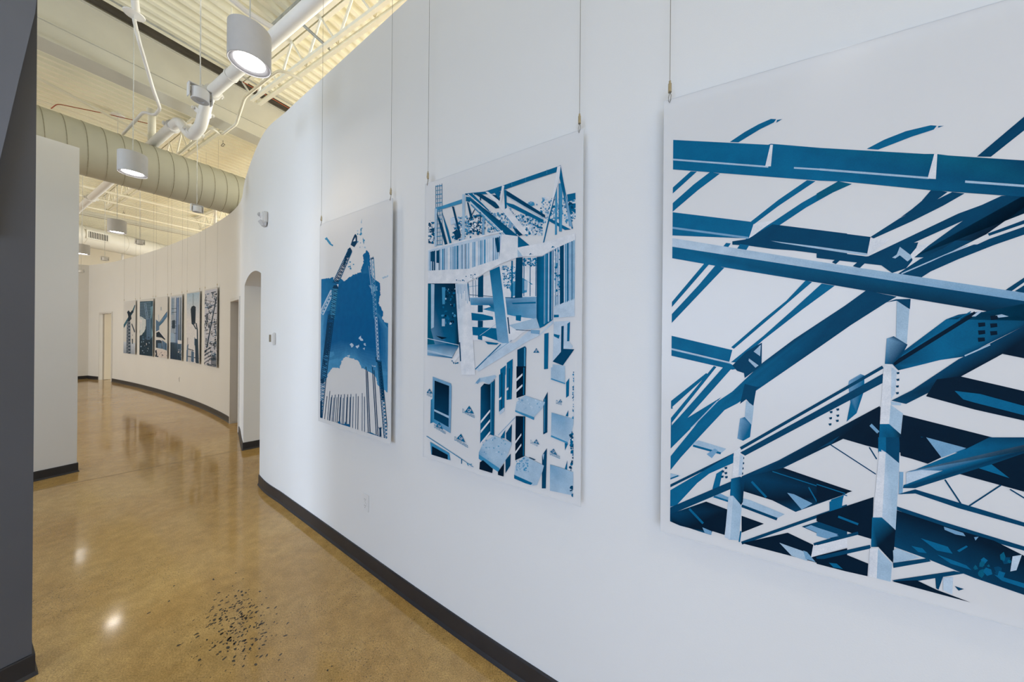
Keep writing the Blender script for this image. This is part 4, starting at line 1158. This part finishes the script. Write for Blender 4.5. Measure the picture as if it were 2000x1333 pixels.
S.poly([(1465, 760), (1482, 760), (1480, 1225), (1460, 1230)], CS); S.poly([(1500, 715), (1535, 710), (1530, 1195), (1505, 1195)], CS); S.line((1500, 720), (1505, 1195), 6, CM)
S.poly([(1485, 548), (1520, 535), (1500, 690), (1400, 1060), (1352, 1310), (1338, 1310), (1430, 880)], CW); S.poly([(1498, 690), (1510, 640), (1410, 1060), (1352, 1312), (1340, 1310), (1395, 1060)], CM)
S.poly([(1518, 535), (1545, 690), (1600, 960), (1642, 1165), (1628, 1168), (1575, 960), (1505, 660)], CM); S.poly([(1560, 820), (1590, 900), (1635, 1150), (1600, 1140)], CG)
S.poly([(258, 962), (282, 968), (275, 1345), (256, 1345)], CL); S.poly([(535, 822), (562, 822), (558, 1310), (530, 1315)], CL)
# stud band
S.crop = cQ
S.poly([(180, 100), (560, -10), (930, -60), (930, 190), (600, 290), (180, 310)], CP)
rs = random.Random(21)
x = 185
while x < 905:
    ytop = 120 - (x-185)*0.22; ybot = 308 - max(0, x-560)*0.33
    w_ = rs.choice((6, 8, 10, 14)); S.poly([(x, ytop), (x+w_, ytop-2), (x+w_, ybot), (x, ybot)], rs.choice((CS, CM, CG, CL, CW, CG, CK)))
    x += w_ + rs.choice((5, 9, 14))
S.poly([(218, 115), (255, 110), (255, 215), (218, 210)], CK); S.poly([(275, 105), (305, 100), (305, 230), (275, 225)], CK); S.poly([(860, -20), (900, -30), (905, 120), (880, 120)], CK)
S.line((180, 100), (560, 0), 14, CW); S.line((560, 0), (940, -90), 16, CW)
S.poly([(930, -60), (1090, -40), (1090, 80), (900, 190)], CW)
# inside below the slab
S.poly([(180, 432), (500, 432), (500, 1050), (430, 1180), (180, 1150)], [CK, CV, CV, CM, CG])
S.specks(330, 470, 470, 860, 60, 13, [CK, CM, CS, CM, CV, CL], 22); S.poly([(330, 470), (365, 470), (360, 640), (335, 640)], CS); S.poly([(330, 785), (360, 785), (360, 860), (330, 860)], CL)
S.poly([(180, 435), (222, 435), (222, 900), (260, 1040), (180, 1045)], CT); S.poly([(222, 435), (256, 440), (250, 870), (222, 885)], CL)
S.poly([(180, 1050), (330, 1040), (500, 1060), (430, 1170), (180, 1120)], [CS, CM, CM, CL, CL]); S.line((180, 980), (505, 1050), 7, CP); S.line((180, 1100), (440, 1165), 6, CP); S.poly([(270, 955), (385, 975), (330, 990)], CV)
S.poly([(600, 425), (1290, 165), (1290, 800), (1050, 1000), (640, 1000)], CW)
S.specks(930, 260, 1075, 480, 170, 10, [CS, CM, CG], 23); S.specks(1140, 180, 1290, 260, 100, 9, [CS, CM], 24)
S.poly([(1000, 470), (1110, 360), (1240, 440), (1225, 445), (1190, 410), (1180, 520), (1040, 560)], CS); S.poly([(1150, 400), (1190, 410), (1185, 500), (1150, 500)], CL)
S.poly([(610, 575), (1285, 565), (1285, 790), (1060, 760), (780, 700), (740, 690), (820, 665), (800, 650), (620, 648)], [CG, CG, CG, CS, CS, CM, CM, CM, CS])
S.poly([(1030, 625), (1270, 615), (1270, 632), (1040, 640)], CM)
S.poly([(625, 725), (740, 740), (840, 765), (845, 795), (700, 805), (630, 800)], CM); S.poly([(635, 865), (880, 880), (890, 1005), (760, 960), (640, 948)], CM); S.line((700, 960), (900, 820), 4, CL)
for x in (640, 668): S.line((x, 400), (x+4, 570), 5, CM)
S.poly([(693, 375), (745, 345), (745, 570), (690, 570)], CK); S.poly([(690, 650), (740, 650), (740, 720), (690, 720)], CK); S.poly([(690, 805), (742, 805), (740, 870), (690, 870)], CK); S.poly([(690, 950), (735, 955), (735, 1000), (690, 990)], CM)
S.poly([(1072, 178), (1138, 170), (1135, 575), (1060, 580)], CK); S.poly([(1025, 205), (1040, 205), (1040, 580), (1022, 580)], CM)
for x in (1152, 1215, 1272): S.line((x, 175), (x-2, 560), 8, CM)
S.line((600, 465), (690, 455), 4, CS); S.line((600, 545), (1060, 580), 6, CK)
S.poly([(1070, 750), (1125, 750), (1120, 810), (1070, 800)], CM)
S.poly([(1000, 850), (1300, 770), (1310, 880), (1080, 900)], CL)
S.poly([(1450, 90), (1665, -10), (1665, 620), (1555, 665), (1450, 670)], CP); S.specks(1460, 90, 1520, 560, 50, 16, [CS, CM, CW], 25)
for x, w_, c in ((1470, 8, CM), (1490, 6, CM), (1530, 40, CK), (1570, 12, CS), (1590, 18, CM), (1612, 14, CG), (1632, 12, CM), (1650, 8, CS)):
    S.poly([(x-w_/2, 85-(x-1450)*0.42), (x+w_/2, 80-(x-1450)*0.42), (x+w_/2, 640-(x-1480)*0.35), (x-w_/2, 660-(x-1480)*0.35)], c)
S.poly([(1450, 680), (1660, 600), (1660, 760), (1450, 780)], CP); S.poly([(1450, 745), (1500, 745), (1500, 770), (1450, 772)], CM)
S.poly([(1278, 168), (1345, 160), (1350, 860), (1310, 880), (1278, 780)], [CK, CM, CM, CM, CK])
S.poly([(1340, 158), (1445, 100), (1440, 795), (1350, 862)], CM)
for x, w_, c in ((1358, 6, CL), (1372, 10, CS), (1400, 14, CL), (1420, 6, CK), (1434, 6, CP)): S.line((x, 150-(x-1340)*0.5), (x-4, 850-(x-1340)*0.6), w_, c)
# columns
S.poly([(465, 435), (592, 425), (608, 560), (636, 900), (666, 1345), (528, 1345), (500, 1000)], [CP, CW, CW, CW, CW, CW, CP])
for i in range(9): S.line((480+i*15, 440), (488+i*14, 500+rs.random()*200), 5, CG)
S.line((590, 425), (606, 610), 8, CM); S.line((508, 1020), (518, 1210), 12, CK)
S.poly([(808, 305), (905, 262), (925, 280), (960, 640), (1003, 1035), (940, 1030), (888, 1010), (850, 650)], [CM, CM, CS, CS, CG, CG, CG, CS])
S.poly([(908, 258), (928, 270), (968, 600), (1018, 1030), (1002, 1038), (955, 640)], CW); S.line((990, 770), (1008, 935), 12, CK)
S.poly([(760, 1010), (900, 1030), (880, 1045), (790, 1040)], CM)
# slab edge
S.poly([(180, 305), (600, 285), (900, 185), (1085, 75), (1130, 65), (1330, 30), (1665, -70), (1665, -5), (1450, 90), (1330, 158), (1140, 162), (1090, 170), (910, 240), (720, 350), (590, 420), (550, 432), (180, 432)], CW)
S.poly([(1087, 90), (1140, 160), (1088, 172)], CL); S.specks(470, 395, 560, 412, 10, 7, [CM], 26); S.specks(570, 340, 680, 395, 10, 7, [CM], 27); S.specks(1210, 135, 1245, 145, 5, 6, [CM], 28); S.specks(1420, 60, 1460, 75, 6, 7, [CM], 29)
# ledges
S.poly([(660, 1290), (780, 1160), (930, 1030), (1060, 1025), (1210, 900), (1310, 940), (1440, 800), (1445, 830), (1310, 950), (1190, 1010), (1030, 1110), (700, 1310)], CP); S.line((665, 1290), (920, 1040), 10, CM); S.line((780, 1180), (1030, 1000), 5, CG)
S.poly([(1220, 895), (1310, 900), (1305, 940), (1220, 930)], CG); S.line((1070, 895), (1220, 905), 6, CK)
S.poly([(420, 1210), (500, 1120), (510, 1150), (460, 1215)], CW); S.specks(430, 1200, 500, 1235, 8, 8, [CM], 30)
S.poly([(1355, 935), (1398, 925), (1392, 1285), (1352, 1290)], CM); S.poly([(1450, 815), (1610, 805), (1600, 1010), (1640, 1060), (1540, 1250), (1440, 1215)], CP)
S.poly([(1525, 860), (1550, 855), (1545, 1180), (1520, 1172)], CK); S.poly([(1585, 835), (1612, 815), (1605, 1010), (1582, 1010)], CM); S.poly([(1548, 1085), (1655, 1090), (1540, 1252), (1438, 1212)], CK); S.poly([(1450, 935), (1510, 950), (1500, 985), (1450, 960)], CM)
S.poly([(980, 1225), (1040, 1185), (1036, 1345), (980, 1345)], CM); S.poly([(1085, 1095), (1160, 1060), (1175, 1075), (1170, 1345), (1085, 1345)], CK); S.line((1160, 1075), (1158, 1345), 14, CS); S.poly([(915, 1290), (970, 1250), (968, 1345), (915, 1345)], CM)
S.logo(1275, 1105, 62, CM, 0.0)
S.poly([(1440, 1240), (1560, 1255), (1560, 1345), (1430, 1345)], CL)
# lower facade
S.crop = cR
S.poly([(222, 75), (392, 140), (398, 165), (388, 600), (368, 590), (228, 500), (200, 510), (205, 290), (220, 280)], [CG, CG, CG, CG, CG, CS, CM, CM, CS])
S.poly([(240, 112), (375, 162), (370, 545), (235, 468)], [CV, CV, CK, CK]); S.poly([(236, 378), (372, 440), (372, 462), (236, 396)], CL)
S.poly([(198, 680), (375, 785), (388, 858), (210, 812)], CS); S.poly([(215, 720), (362, 802), (362, 852), (215, 802)], CV)
S.line((160, 624), (480, 834), 7, CS); S.line((480, 834), (600, 915), 5, CS); S.line((490, 838), (490, 892), 8, CM); S.specks(540, 880, 620, 920, 8, 8, [CS], 31)
S.poly([(660, 90), (800, 60), (815, 75), (745, 148), (690, 120), (610, 145)], CL); S.poly([(620, 130), (660, 85), (665, 110), (640, 145)], CG)
S.poly([(668, 175), (700, 140), (748, 148), (800, 102), (792, 625), (755, 612), (663, 695)], [CK, CV, CV, CM, CM, CK, CM])
for y in (470, 560, 670): S.poly([(668, y+15), (755, y-90), (755, y-68), (668, y+40)], CW)
S.line((765, 130), (762, 600), 8, CS); S.line((795, 100), (790, 610), 6, CK)
S.poly([(838, 60), (895, 15), (888, 365), (838, 405)], CM); S.line((865, 40), (862, 370), 10, CK); S.poly([(838, 280), (860, 262), (858, 285), (838, 295)], CW); S.poly([(840, 400), (885, 362), (888, 395), (845, 430)], CP)
S.poly([(908, -5), (965, -20), (955, 285), (908, 292)], CM); S.line((935, 0), (930, 280), 10, CK); S.poly([(905, 190), (925, 172), (925, 195), (905, 208)], CW)
S.poly([(1000, -20), (1088, -20), (1082, 245), (1000, 275)], CV); S.line((1070, -10), (1066, 245), 12, CM)
for y in (90, 190): S.poly([(1000, y+5), (1055, y-45), (1055, y-25), (1000, y+30)], CW)
S.poly([(903, 600), (958, 515), (952, 685), (905, 655)], CK); S.poly([(850, 640), (895, 570), (890, 650)], CM); S.line((830, 620), (990, 450), 5, CG)
S.poly([(993, 440), (1082, 445), (1076, 812), (988, 852)], CV); S.line((1068, 450), (1064, 810), 9, CM)
for y in (660, 755): S.poly([(990, y+15), (1045, y-60), (1045, y-40), (990, y+38)], CW)
S.poly([(1250, 290), (1290, 215), (1286, 592), (1248, 612)], CK); S.line((1262, 280), (1258, 590), 7, CS)
S.poly([(1238, 805), (1282, 738), (1272, 1112), (1235, 1112)], CK); S.poly([(1240, 800), (1258, 790), (1250, 850)], CL)
S.poly([(1460, 130), (1490, 88), (1486, 252), (1460, 272)], CM); S.poly([(1455, 440), (1482, 385), (1480, 445)], CM); S.poly([(1448, 690), (1480, 695), (1450, 760)], CM); S.poly([(1445, 940), (1472, 850), (1470, 940)], CM)
S.poly([(650, 780), (685, 700), (790, 620), (960, 690), (905, 840), (840, 935), (650, 815)], [CG, CL, CL, CL, CL, CL, CG]); S.poly([(650, 795), (842, 925), (842, 968), (650, 838)], CS); S.specks(670, 640, 900, 840, 30, 9, [CG, CS, CP], 32)
S.poly([(660, 870), (690, 850), (780, 930), (775, 972), (655, 942)], CV); S.poly([(828, 960), (885, 878), (880, 1002), (828, 990)], CV); S.poly([(898, 850), (947, 788), (942, 902), (898, 972)], CK)
S.poly([(988, 385), (1002, 310), (1080, 250), (1265, 312), (1240, 370), (1165, 450), (990, 400)], CL); S.poly([(988, 385), (1165, 452), (1162, 478), (988, 402)], CS); S.specks(1010, 270, 1230, 400, 24, 9, [CG, CP], 33)
S.poly([(980, 985), (990, 900), (1075, 810), (1255, 900), (1240, 960), (1190, 1080), (1150, 1085), (985, 1005)], CL); S.poly([(978, 985), (1150, 1062), (1130, 1085), (978, 1020)], CM); S.specks(1000, 830, 1110, 960, 50, 9, [CG, CS], 34)
S.poly([(1115, 820), (1180, 845), (1165, 850), (1120, 830)], CK)
S.poly([(1325, 408), (1420, 435), (1540, 470), (1500, 640), (1475, 690), (1320, 620)], [CG, CG, CL, CL, CL, CL]); S.line((1320, 625), (1475, 690), 16, CS)
S.poly([(1312, 890), (1400, 915), (1540, 965), (1515, 1175), (1310, 1132)], [CG, CG, CL, CL, CL]); S.poly([(1320, -10), (1450, -20), (1452, 135), (1320, 92)], CL); S.line((1320, 95), (1452, 140), 12, CS)
S.specks(1502, 590, 1538, 960, 46, 16, [CK, CM, CW, CM], 35); S.specks(1522, 30, 1538, 465, 40, 12, [CM, CS, CW], 36); S.specks(1500, 1100, 1535, 1190, 10, 18, [CK, CM], 37)
for (x, y, w, sl) in ((562, 385, 88, 0.18), (485, 642, 82, 0.45), (192, 212, 58, 0.1), (285, 530, 70, 0.45), (1185, 680, 55, 0.3), (1345, 770, 62, 0.5), (1408, 300, 36, 0.1)): S.logo(x, y, w, CM, sl)
S.text('DensGlass', (498, 408), (612, 462), 0.030, CS); S.text('DensGlass', (424, 664), (550, 738), 0.030, CS); S.text('DensGlass', (236, 548), (342, 610), 0.028, CS)
S.text('ensG', (158, 246), (212, 268), 0.026, CS); S.text('DensGl', (1130, 692), (1196, 725), 0.024, CG); S.text('DensGlass', (1310, 800), (1405, 838), 0.026, CS); S.text('Dens', (1368, 325), (1420, 340), 0.024, CS)
S.build('frosted panel printed with a half-built building in light blue, between two other large panels', 'frosted blue construction panels')

# --- panel with the cranes -------------------------------------------
S = Sheet((-1.497, 2.443), (-0.744, 1.941), Z0, Z1)
cG, cH = (590, 370, 250/1333), (590, 620, 250/1282)
S.crop = PXC
def g_(x, y): return (590+x*cG[2], 370+y*cG[2])
def h_(x, y): return (590+x*cH[2], 620+y*cH[2])
up = [g_(190, 938), g_(260, 930), g_(330, 920), g_(345, 960), g_(400, 930), g_(450, 960), g_(480, 930), g_(560, 880), g_(620, 860), g_(625, 810), g_(645, 780), g_(640, 690), g_(680, 630), g_(710, 690), g_(715, 830), g_(728, 900), g_(760, 940), g_(810, 968), g_(822, 1100), g_(802, 1180), g_(850, 1290)]
lo = [h_(800, 10), h_(835, 52), h_(872, 66), h_(862, 200), h_(885, 250), h_(900, 640), h_(885, 770), h_(770, 690), h_(735, 590), h_(700, 558), h_(640, 530), h_(600, 510), h_(572, 440), h_(520, 410), h_(470, 405), h_(430, 400), h_(400, 440), h_(380, 510), h_(310, 512), h_(270, 560), h_(240, 640), h_(180, 600), h_(180, 300)]
sky_d, sky_m, sky_l = ink(6, 98, 150), ink(18, 106, 156), ink(70, 142, 186)
pts, cols = [], []
rs = random.Random(5)
allp = [(p, sky_m if i < 5 else sky_d) for i, p in enumerate(up)] + [(p, sky_m if i < 5 else sky_l) for i, p in enumerate(lo)]
for i in range(len(allp)):
    (p, c), (q, c2) = allp[i], allp[(i+1) % len(allp)]
    L_ = math.hypot(q[0]-p[0], q[1]-p[1]); n = max(1, int(L_/2.2))
    for k in range(n):
        t = k/n
        j = 0 if (min(p[0], q[0]) < 630) else 1.0
        pts.append((p[0]+(q[0]-p[0])*t + rs.uniform(-1.1, 1.1)*j, p[1]+(q[1]-p[1])*t + rs.uniform(-1.3, 1.3)*j)); cols.append(tuple(a_+(b_-a_)*t for a_, b_ in zip(c, c2)))
S.poly(pts, cols)
S.crop = cH
def mixc(a_, b_, t): return tuple(x_+(y_-x_)*t for x_, y_ in zip(a_, b_))
for k in range(9):                                   # the sky deepens away from the clouds
    t = k/8; yb = 560 - 250*t; xl = 200 + 70*t; xr = 880 - 90*t
    S.rough([(xl, -60), (xl-10, yb*0.55), (xl+30, yb*0.86), (395, yb*0.84 - 30), (440, 392-150*t), (530, 400-140*t), (600, 490-190*t), (700, yb), (xr, yb*1.04), (xr, 120), (740, -60), (520, -60-110*t)], mixc(sky_l, ink(2, 92, 146), t**0.7), 0.07, 3, 70+k)
S.crop = cG
S.rough([(345, 1010), (480, 950), (620, 880), (690, 880), (705, 960), (745, 1100), (760, 1345), (330, 1345)], ink(3, 94, 147), 0.1, 3, 4)
S.crop = cH
S.rough([(200, 330), (240, 320), (320, 345), (330, 380), (285, 400), (210, 380)], sky_l, 0.2, 2, 6)
for i, pl in enumerate((((570, 215), (595, 175), (618, 235)), ((480, 275), (500, 258), (522, 285), (495, 305)), ((540, 292), (575, 272), (562, 312)), ((620, 265), (640, 260), (645, 285), (625, 280)), ((612, 315), (632, 305), (630, 328)), ((455, 385), (485, 380), (478, 400)), ((700, 478), (740, 485), (742, 500), (712, 495)))):
    S.rough(list(pl), CP if i < 3 else CL, 0.22, 2, 40+i)
S.crop = cG
S.rough([(240, 515), (262, 500), (290, 540), (330, 580), (322, 597), (275, 555)], CS, 0.2, 2, 61); S.rough([(598, 472), (612, 412), (637, 404), (630, 462), (612, 482)], CS, 0.2, 2, 62)
S.rough([(636, 505), (646, 520), (645, 575), (638, 552)], CS, 0.2, 2, 63); S.rough([(615, 350), (630, 300), (628, 360)], CL, 0.2, 1, 64); S.specks(530, 400, 660, 640, 12, 8, [CS, CL], 65); S.specks(440, 750, 560, 830, 10, 10, [CS], 66); S.specks(850, 900, 900, 930, 6, 12, [CL], 67)
S.rough([(700, 1000), (790, 1010), (790, 1060), (720, 1080)], CG, 0.2, 2, 68)
# left crane
DKL = ink(4, 58, 92)
S.poly([(548, 480), (560, 465), (577, 490), (577, 560), (548, 605), (510, 580), (530, 520)], DKL); S.poly([(535, 545), (560, 500), (562, 540)], CW)
S.poly([(470, 665), (480, 625), (505, 605), (525, 640), (500, 700), (480, 720), (460, 680)], DKL)
S.lattice((505, 640), (350, 985), 42, 58, 22, 6, CM, DKL); S.poly([(455, 700), (480, 690), (450, 790), (430, 790)], DKL)
S.poly([(335, 1000), (385, 1000), (380, 1040), (350, 1060), (318, 1040)], DKL); S.poly([(365, 990), (385, 990), (380, 1020)], CW)
S.lattice((320, 1060), (205, 1300), 36, 40, 14, 7, CP, CL)
S.poly([(325, 1040), (372, 1040), (345, 1345), (285, 1345)], DKL); S.lattice((348, 1040), (320, 1345), 55, 50, 14, 6, CM, CS)
S.crop = cH
S.lattice((298, -20), (215, 640), 58, 52, 34, 6, DKL); S.lattice((285, 60), (245, 380), 30, 30, 18, 10, DKL)
S.lattice((215, 640), (190, 1040), 55, 26, 22, 5.5, DKL, CM)
S.poly([(218, 430), (240, 430), (238, 480), (220, 480)], DKL); S.poly([(190, 620), (225, 610), (225, 660), (195, 665)], DKL); S.poly([(180, 850), (205, 830), (205, 1030), (182, 1010)], DKL)
# right crane
S.crop = cG
S.lattice((735, 715), (770, 1345), 28, 34, 26, 5, CS, CG); S.poly([(720, 715), (728, 712), (730, 730), (745, 698), (750, 725), (722, 735)], DKL)
S.line((700, 800), (735, 1100), 4, CL)
S.crop = cH
S.lattice((745, 0), (768, 430), 22, 20, 22, 5, CG, CP); S.poly([(742, 398), (752, 395), (752, 430), (785, 440), (782, 460), (745, 445)], DKL)
S.lattice((778, 440), (850, 1240), 34, 40, 44, 6, DKL, CM); S.lattice((780, 450), (815, 830), 14, 16, 26, 7, DKL)
# rods
rs = random.Random(9)
for i, (xt, yt) in enumerate(((255, 790), (283, 740), (305, 780), (298, 800), (337, 775), (325, 805), (372, 772), (355, 800), (397, 775), (390, 800), (430, 770), (418, 808), (462, 772), (455, 800), (494, 768), (487, 800), (518, 795), (546, 765), (567, 790), (607, 760), (630, 795))):
    xb = xt - 28 + (xt-255)*0.075; yb = 1035 + (xt-230)*0.30
    S.line((xt, yt), (xb, yb), 6 if i % 2 == 0 else 5, ink(40, 84, 120) if i % 3 else DKL)
for a_, b_ in (((645, 495), (668, 1160)), ((659, 540), (686, 1160)), ((709, 500), (748, 1175)), ((726, 530), (766, 1190))): S.line(a_, b_, 8, DKL)
S.poly([(362, 1045), (385, 1038), (392, 1066), (430, 1070), (435, 1040), (445, 1068), (480, 1070), (487, 1120), (362, 1080)], ink(20, 96, 144))
S.poly([(485, 1110), (560, 1130), (650, 1152), (700, 1155), (735, 1172), (862, 1225), (862, 1245), (650, 1172), (485, 1122)], CM)
S.poly([(780, 1105), (795, 1100), (800, 1195), (780, 1195)], DKL); S.line((770, 1100), (788, 1135), 5, DKL); S.line((803, 1100), (790, 1135), 5, DKL)
S.build('frosted panel printed with two lattice cranes against a blue sky, beside the thermostat', 'frosted blue construction panels')

# --- six narrow panels on the far curve ---------------------------------
cN = (220, 540, 220/1466)
GREY = ink(38, 62, 84); DG = ink(20, 42, 62); LB = ink(150, 176, 205); PB = ink(196, 206, 222); WB = ink(222, 222, 228); MB = ink(84, 116, 150); TB = ink(40, 96, 120)
def far_sheet(pxl, pxr):
    pl, nl = wall_hit(pxl, 0.030); pr_, nr = wall_hit(pxr, 0.030)
    s = Sheet((pl.x, pl.y), (pr_.x, pr_.y), 0.905, 2.415, margin=0.012)
    s.crop = cN
    return s
FARG = 'row of six narrow hanging panels'
# 1 tower crane
S = far_sheet(241.5, 264.5)
S.poly([(140, 850), (300, 870), (300, 1040), (130, 1040)], [PB, PB, ink(150, 160, 178), ink(120, 135, 155)])
S.poly([(140, 640), (200, 540), (260, 440), (290, 370), (298, 380), (270, 470), (215, 560), (150, 675)], TB); S.rough([(190, 470), (215, 445), (230, 470), (262, 440), (275, 470), (240, 500), (222, 600), (190, 590)], DG, 0.2, 2, 3)
S.poly([(190, 590), (228, 590), (238, 1022), (180, 1022)], GREY); S.lattice((210, 590), (208, 1022), 40, 56, 20, 5, ink(110, 130, 150), ink(150, 160, 175))
S.poly([(245, 620), (255, 615), (295, 720), (285, 735)], GREY); S.poly([(255, 765), (265, 760), (262, 775)], GREY); S.poly([(252, 815), (266, 815), (266, 880), (255, 880)], GREY)
S.build('narrow pale panel printed with a tower crane, leftmost of the far row', FARG)
# 2 dark tower with light
S = far_sheet(272.8, 299)
S.poly([(340, 330), (540, 320), (540, 1060), (340, 1050)], [ink(40, 74, 96), ink(50, 90, 112), ink(24, 66, 88), DG])
S.rough([(350, 520), (400, 540), (440, 580), (430, 660), (395, 740), (350, 780)], ink(205, 214, 220), 0.15, 2, 4); S.rough([(352, 540), (385, 570), (380, 680), (352, 720)], WB, 0.12, 2, 5)
S.rough([(495, 400), (530, 380), (530, 760), (500, 820)], ink(110, 150, 175), 0.1, 2, 6)
for y in range(350, 540, 17): S.line((352, y), (500, y-10+(y-350)*0.25), 4, LB)
S.lattice((470, 545), (470, 840), 60, 64, 26, 6, DG, MB); S.lattice((425, 350), (455, 560), 20, 20, 12, 5, LB, MB)
S.specks(360, 790, 500, 880, 40, 12, [DG, TB, GREY, MB], 7); S.rough([(345, 840), (540, 830), (540, 1060), (345, 1050)], ink(22, 52, 72), 0.04, 2, 8)
S.specks(370, 850, 480, 1000, 16, 9, [LB, WB, MB], 9)
S.build('narrow dark panel printed with a shadowy scaffold tower, second in the far row', FARG)
# 3 beam and shed
S = far_sheet(303.5, 327)
S.poly([(565, 660), (640, 570), (712, 455), (716, 520), (660, 600), (600, 660), (568, 690)], [MB, ink(90, 135, 180), ink(90, 140, 190), MB, MB, TB, TB]); S.line((570, 655), (712, 460), 6, DG)
S.poly([(565, 560), (610, 600), (608, 700), (565, 720)], MB); S.line((633, 400), (633, 445), 12, ink(150, 165, 180)); S.line((600, 500), (605, 600), 6, LB)
S.poly([(570, 735), (605, 715), (690, 810), (682, 830), (640, 800), (570, 790)], DG); S.line((575, 728), (605, 712), 10, WB); S.line((605, 712), (688, 812), 8, WB)
S.poly([(565, 830), (640, 830), (650, 945), (565, 930)], GREY); S.line((570, 830), (600, 815), 10, WB); S.line((600, 815), (648, 840), 10, WB); S.poly([(590, 870), (640, 870), (640, 945), (590, 935)], MB)
S.poly([(645, 830), (700, 870), (714, 880), (714, 970), (650, 945)], MB); S.line((690, 880), (690, 960), 6, DG); S.poly([(556, 945), (715, 975), (715, 1090), (550, 1080)], ink(214, 206, 205)); S.rough([(555, 965), (575, 960), (580, 1040), (600, 1030), (590, 1060), (555, 1050)], DG, 0.2, 2, 10); S.specks(600, 980, 710, 1060, 8, 8, [DG, GREY], 11)
S.build('narrow pale panel printed with a slanted beam above a shed, third in the far row', FARG)
# 4 columns and ladders
S = far_sheet(333, 355.5)
S.poly([(745, 270), (910, 250), (910, 1120), (740, 1090)], [PB, PB, MB, LB])
S.poly([(830, 285), (870, 275), (840, 1090), (815, 1085)], ink(120, 146, 190)); S.poly([(770, 290), (805, 285), (800, 500), (765, 500)], LB)
for x, w_, c in ((778, 5, DG), (800, 4, DG), (888, 7, DG), (893, 4, MB), (835, 5, GREY), (868, 5, GREY)): S.line((x, 275), (x-4, 880), w_, c)
for y in (420, 470, 590, 610, 650, 745): S.line((768, y+4), (835, y-4), 6, GREY)
S.poly([(780, 575), (815, 570), (815, 680), (778, 680)], GREY); S.poly([(750, 860), (905, 870), (905, 1110), (745, 1080)], [GREY, MB, GREY, ink(30, 52, 84)])
for x in (855, 870, 885): S.line((x, 630), (x-2, 840), 5, DG)
S.poly([(850, 830), (905, 840), (905, 880), (850, 880)], WB); S.poly([(760, 740), (800, 740), (800, 860), (755, 850)], LB); S.specks(850, 890, 900, 1050, 14, 9, [LB, DG, WB], 12)
for x in (770, 800, 830, 870): S.line((x, 880), (x-3, 1085), 5, DG)
S.build('narrow blue panel printed with tall scaffold columns, fourth in the far row', FARG)
# 5 bucket on a boom
S = far_sheet(364.5, 390)
S.poly([(955, 230), (1140, 205), (1140, 560), (955, 560)], [ink(168, 196, 220), ink(168, 196, 220), WB, WB]); S.poly([(955, 555), (1140, 555), (1140, 1150), (955, 1135)], WB)
S.line((1051, 225), (1050, 385), 4, DG)
S.poly([(1018, 430), (1030, 395), (1060, 382), (1085, 400), (1080, 600), (1060, 640), (1030, 620)], DG); S.line((1040, 600), (1090, 690), 14, GREY); S.line((1090, 620), (1105, 700), 16, GREY); S.line((1060, 600), (1100, 620), 10, GREY); S.line((1105, 690), (1108, 840), 16, GREY)
S.poly([(1070, 810), (1115, 820), (1125, 1140), (1085, 1130)], GREY); S.poly([(970, 905), (990, 880), (985, 960), (970, 980)], MB); S.line((978, 800), (978, 900), 5, DG); S.line((1070, 795), (1070, 900), 8, MB)
S.line((985, 945), (1060, 970), 10, GREY); S.line((970, 1040), (1125, 1070), 11, GREY); S.poly([(965, 960), (985, 955), (980, 1115), (962, 1110)], MB); S.poly([(1025, 970), (1062, 985), (1060, 1120), (1022, 1110)], MB)
for x in (995, 1010, 1040, 1080): S.line((x, 950), (x, 1120), 4, GREY)
S.build('narrow white panel printed with a dark bucket on a boom, fifth in the far row', FARG)
# 6 dense scaffold
S = far_sheet(399.5, 424)
S.poly([(1190, 190), (1370, 160), (1370, 1215), (1185, 1170)], ink(196, 200, 216))
rs = random.Random(13)
for i in range(150):
    x = rs.uniform(1195, 1365); y = rs.uniform(200, 1160); L_ = rs.uniform(30, 90); an = rs.choice((1.35, 1.5, 1.8, -0.35, -0.25, 0.2))
    S.line((x, y), (x+L_*math.cos(an), y+L_*math.sin(an)), rs.uniform(6, 13), rs.choice((DG, GREY, GREY, DG, MB)))
for i in range(70):
    x = rs.uniform(1195, 1365); y = rs.uniform(200, 1160); L_ = rs.uniform(30, 110); an = rs.choice((-0.5, -0.35, 1.3, 1.75, 0.25))
    S.line((x, y), (x+L_*math.cos(an), y+L_*math.sin(an)), rs.uniform(4, 9), rs.choice((WB, WB, PB)))
S.line((1350, 300), (1215, 1000), 14, GREY)
for k in range(9): S.line((1198, 960+k*24), (1290, 900+k*24), 8, DG if k % 2 else WB)
for k in range(8): S.line((1285+k*11, 1040), (1290+k*10, 1180), 6, GREY)
S.build('narrow panel printed with a dense web of scaffolding, rightmost of the far row', FARG)
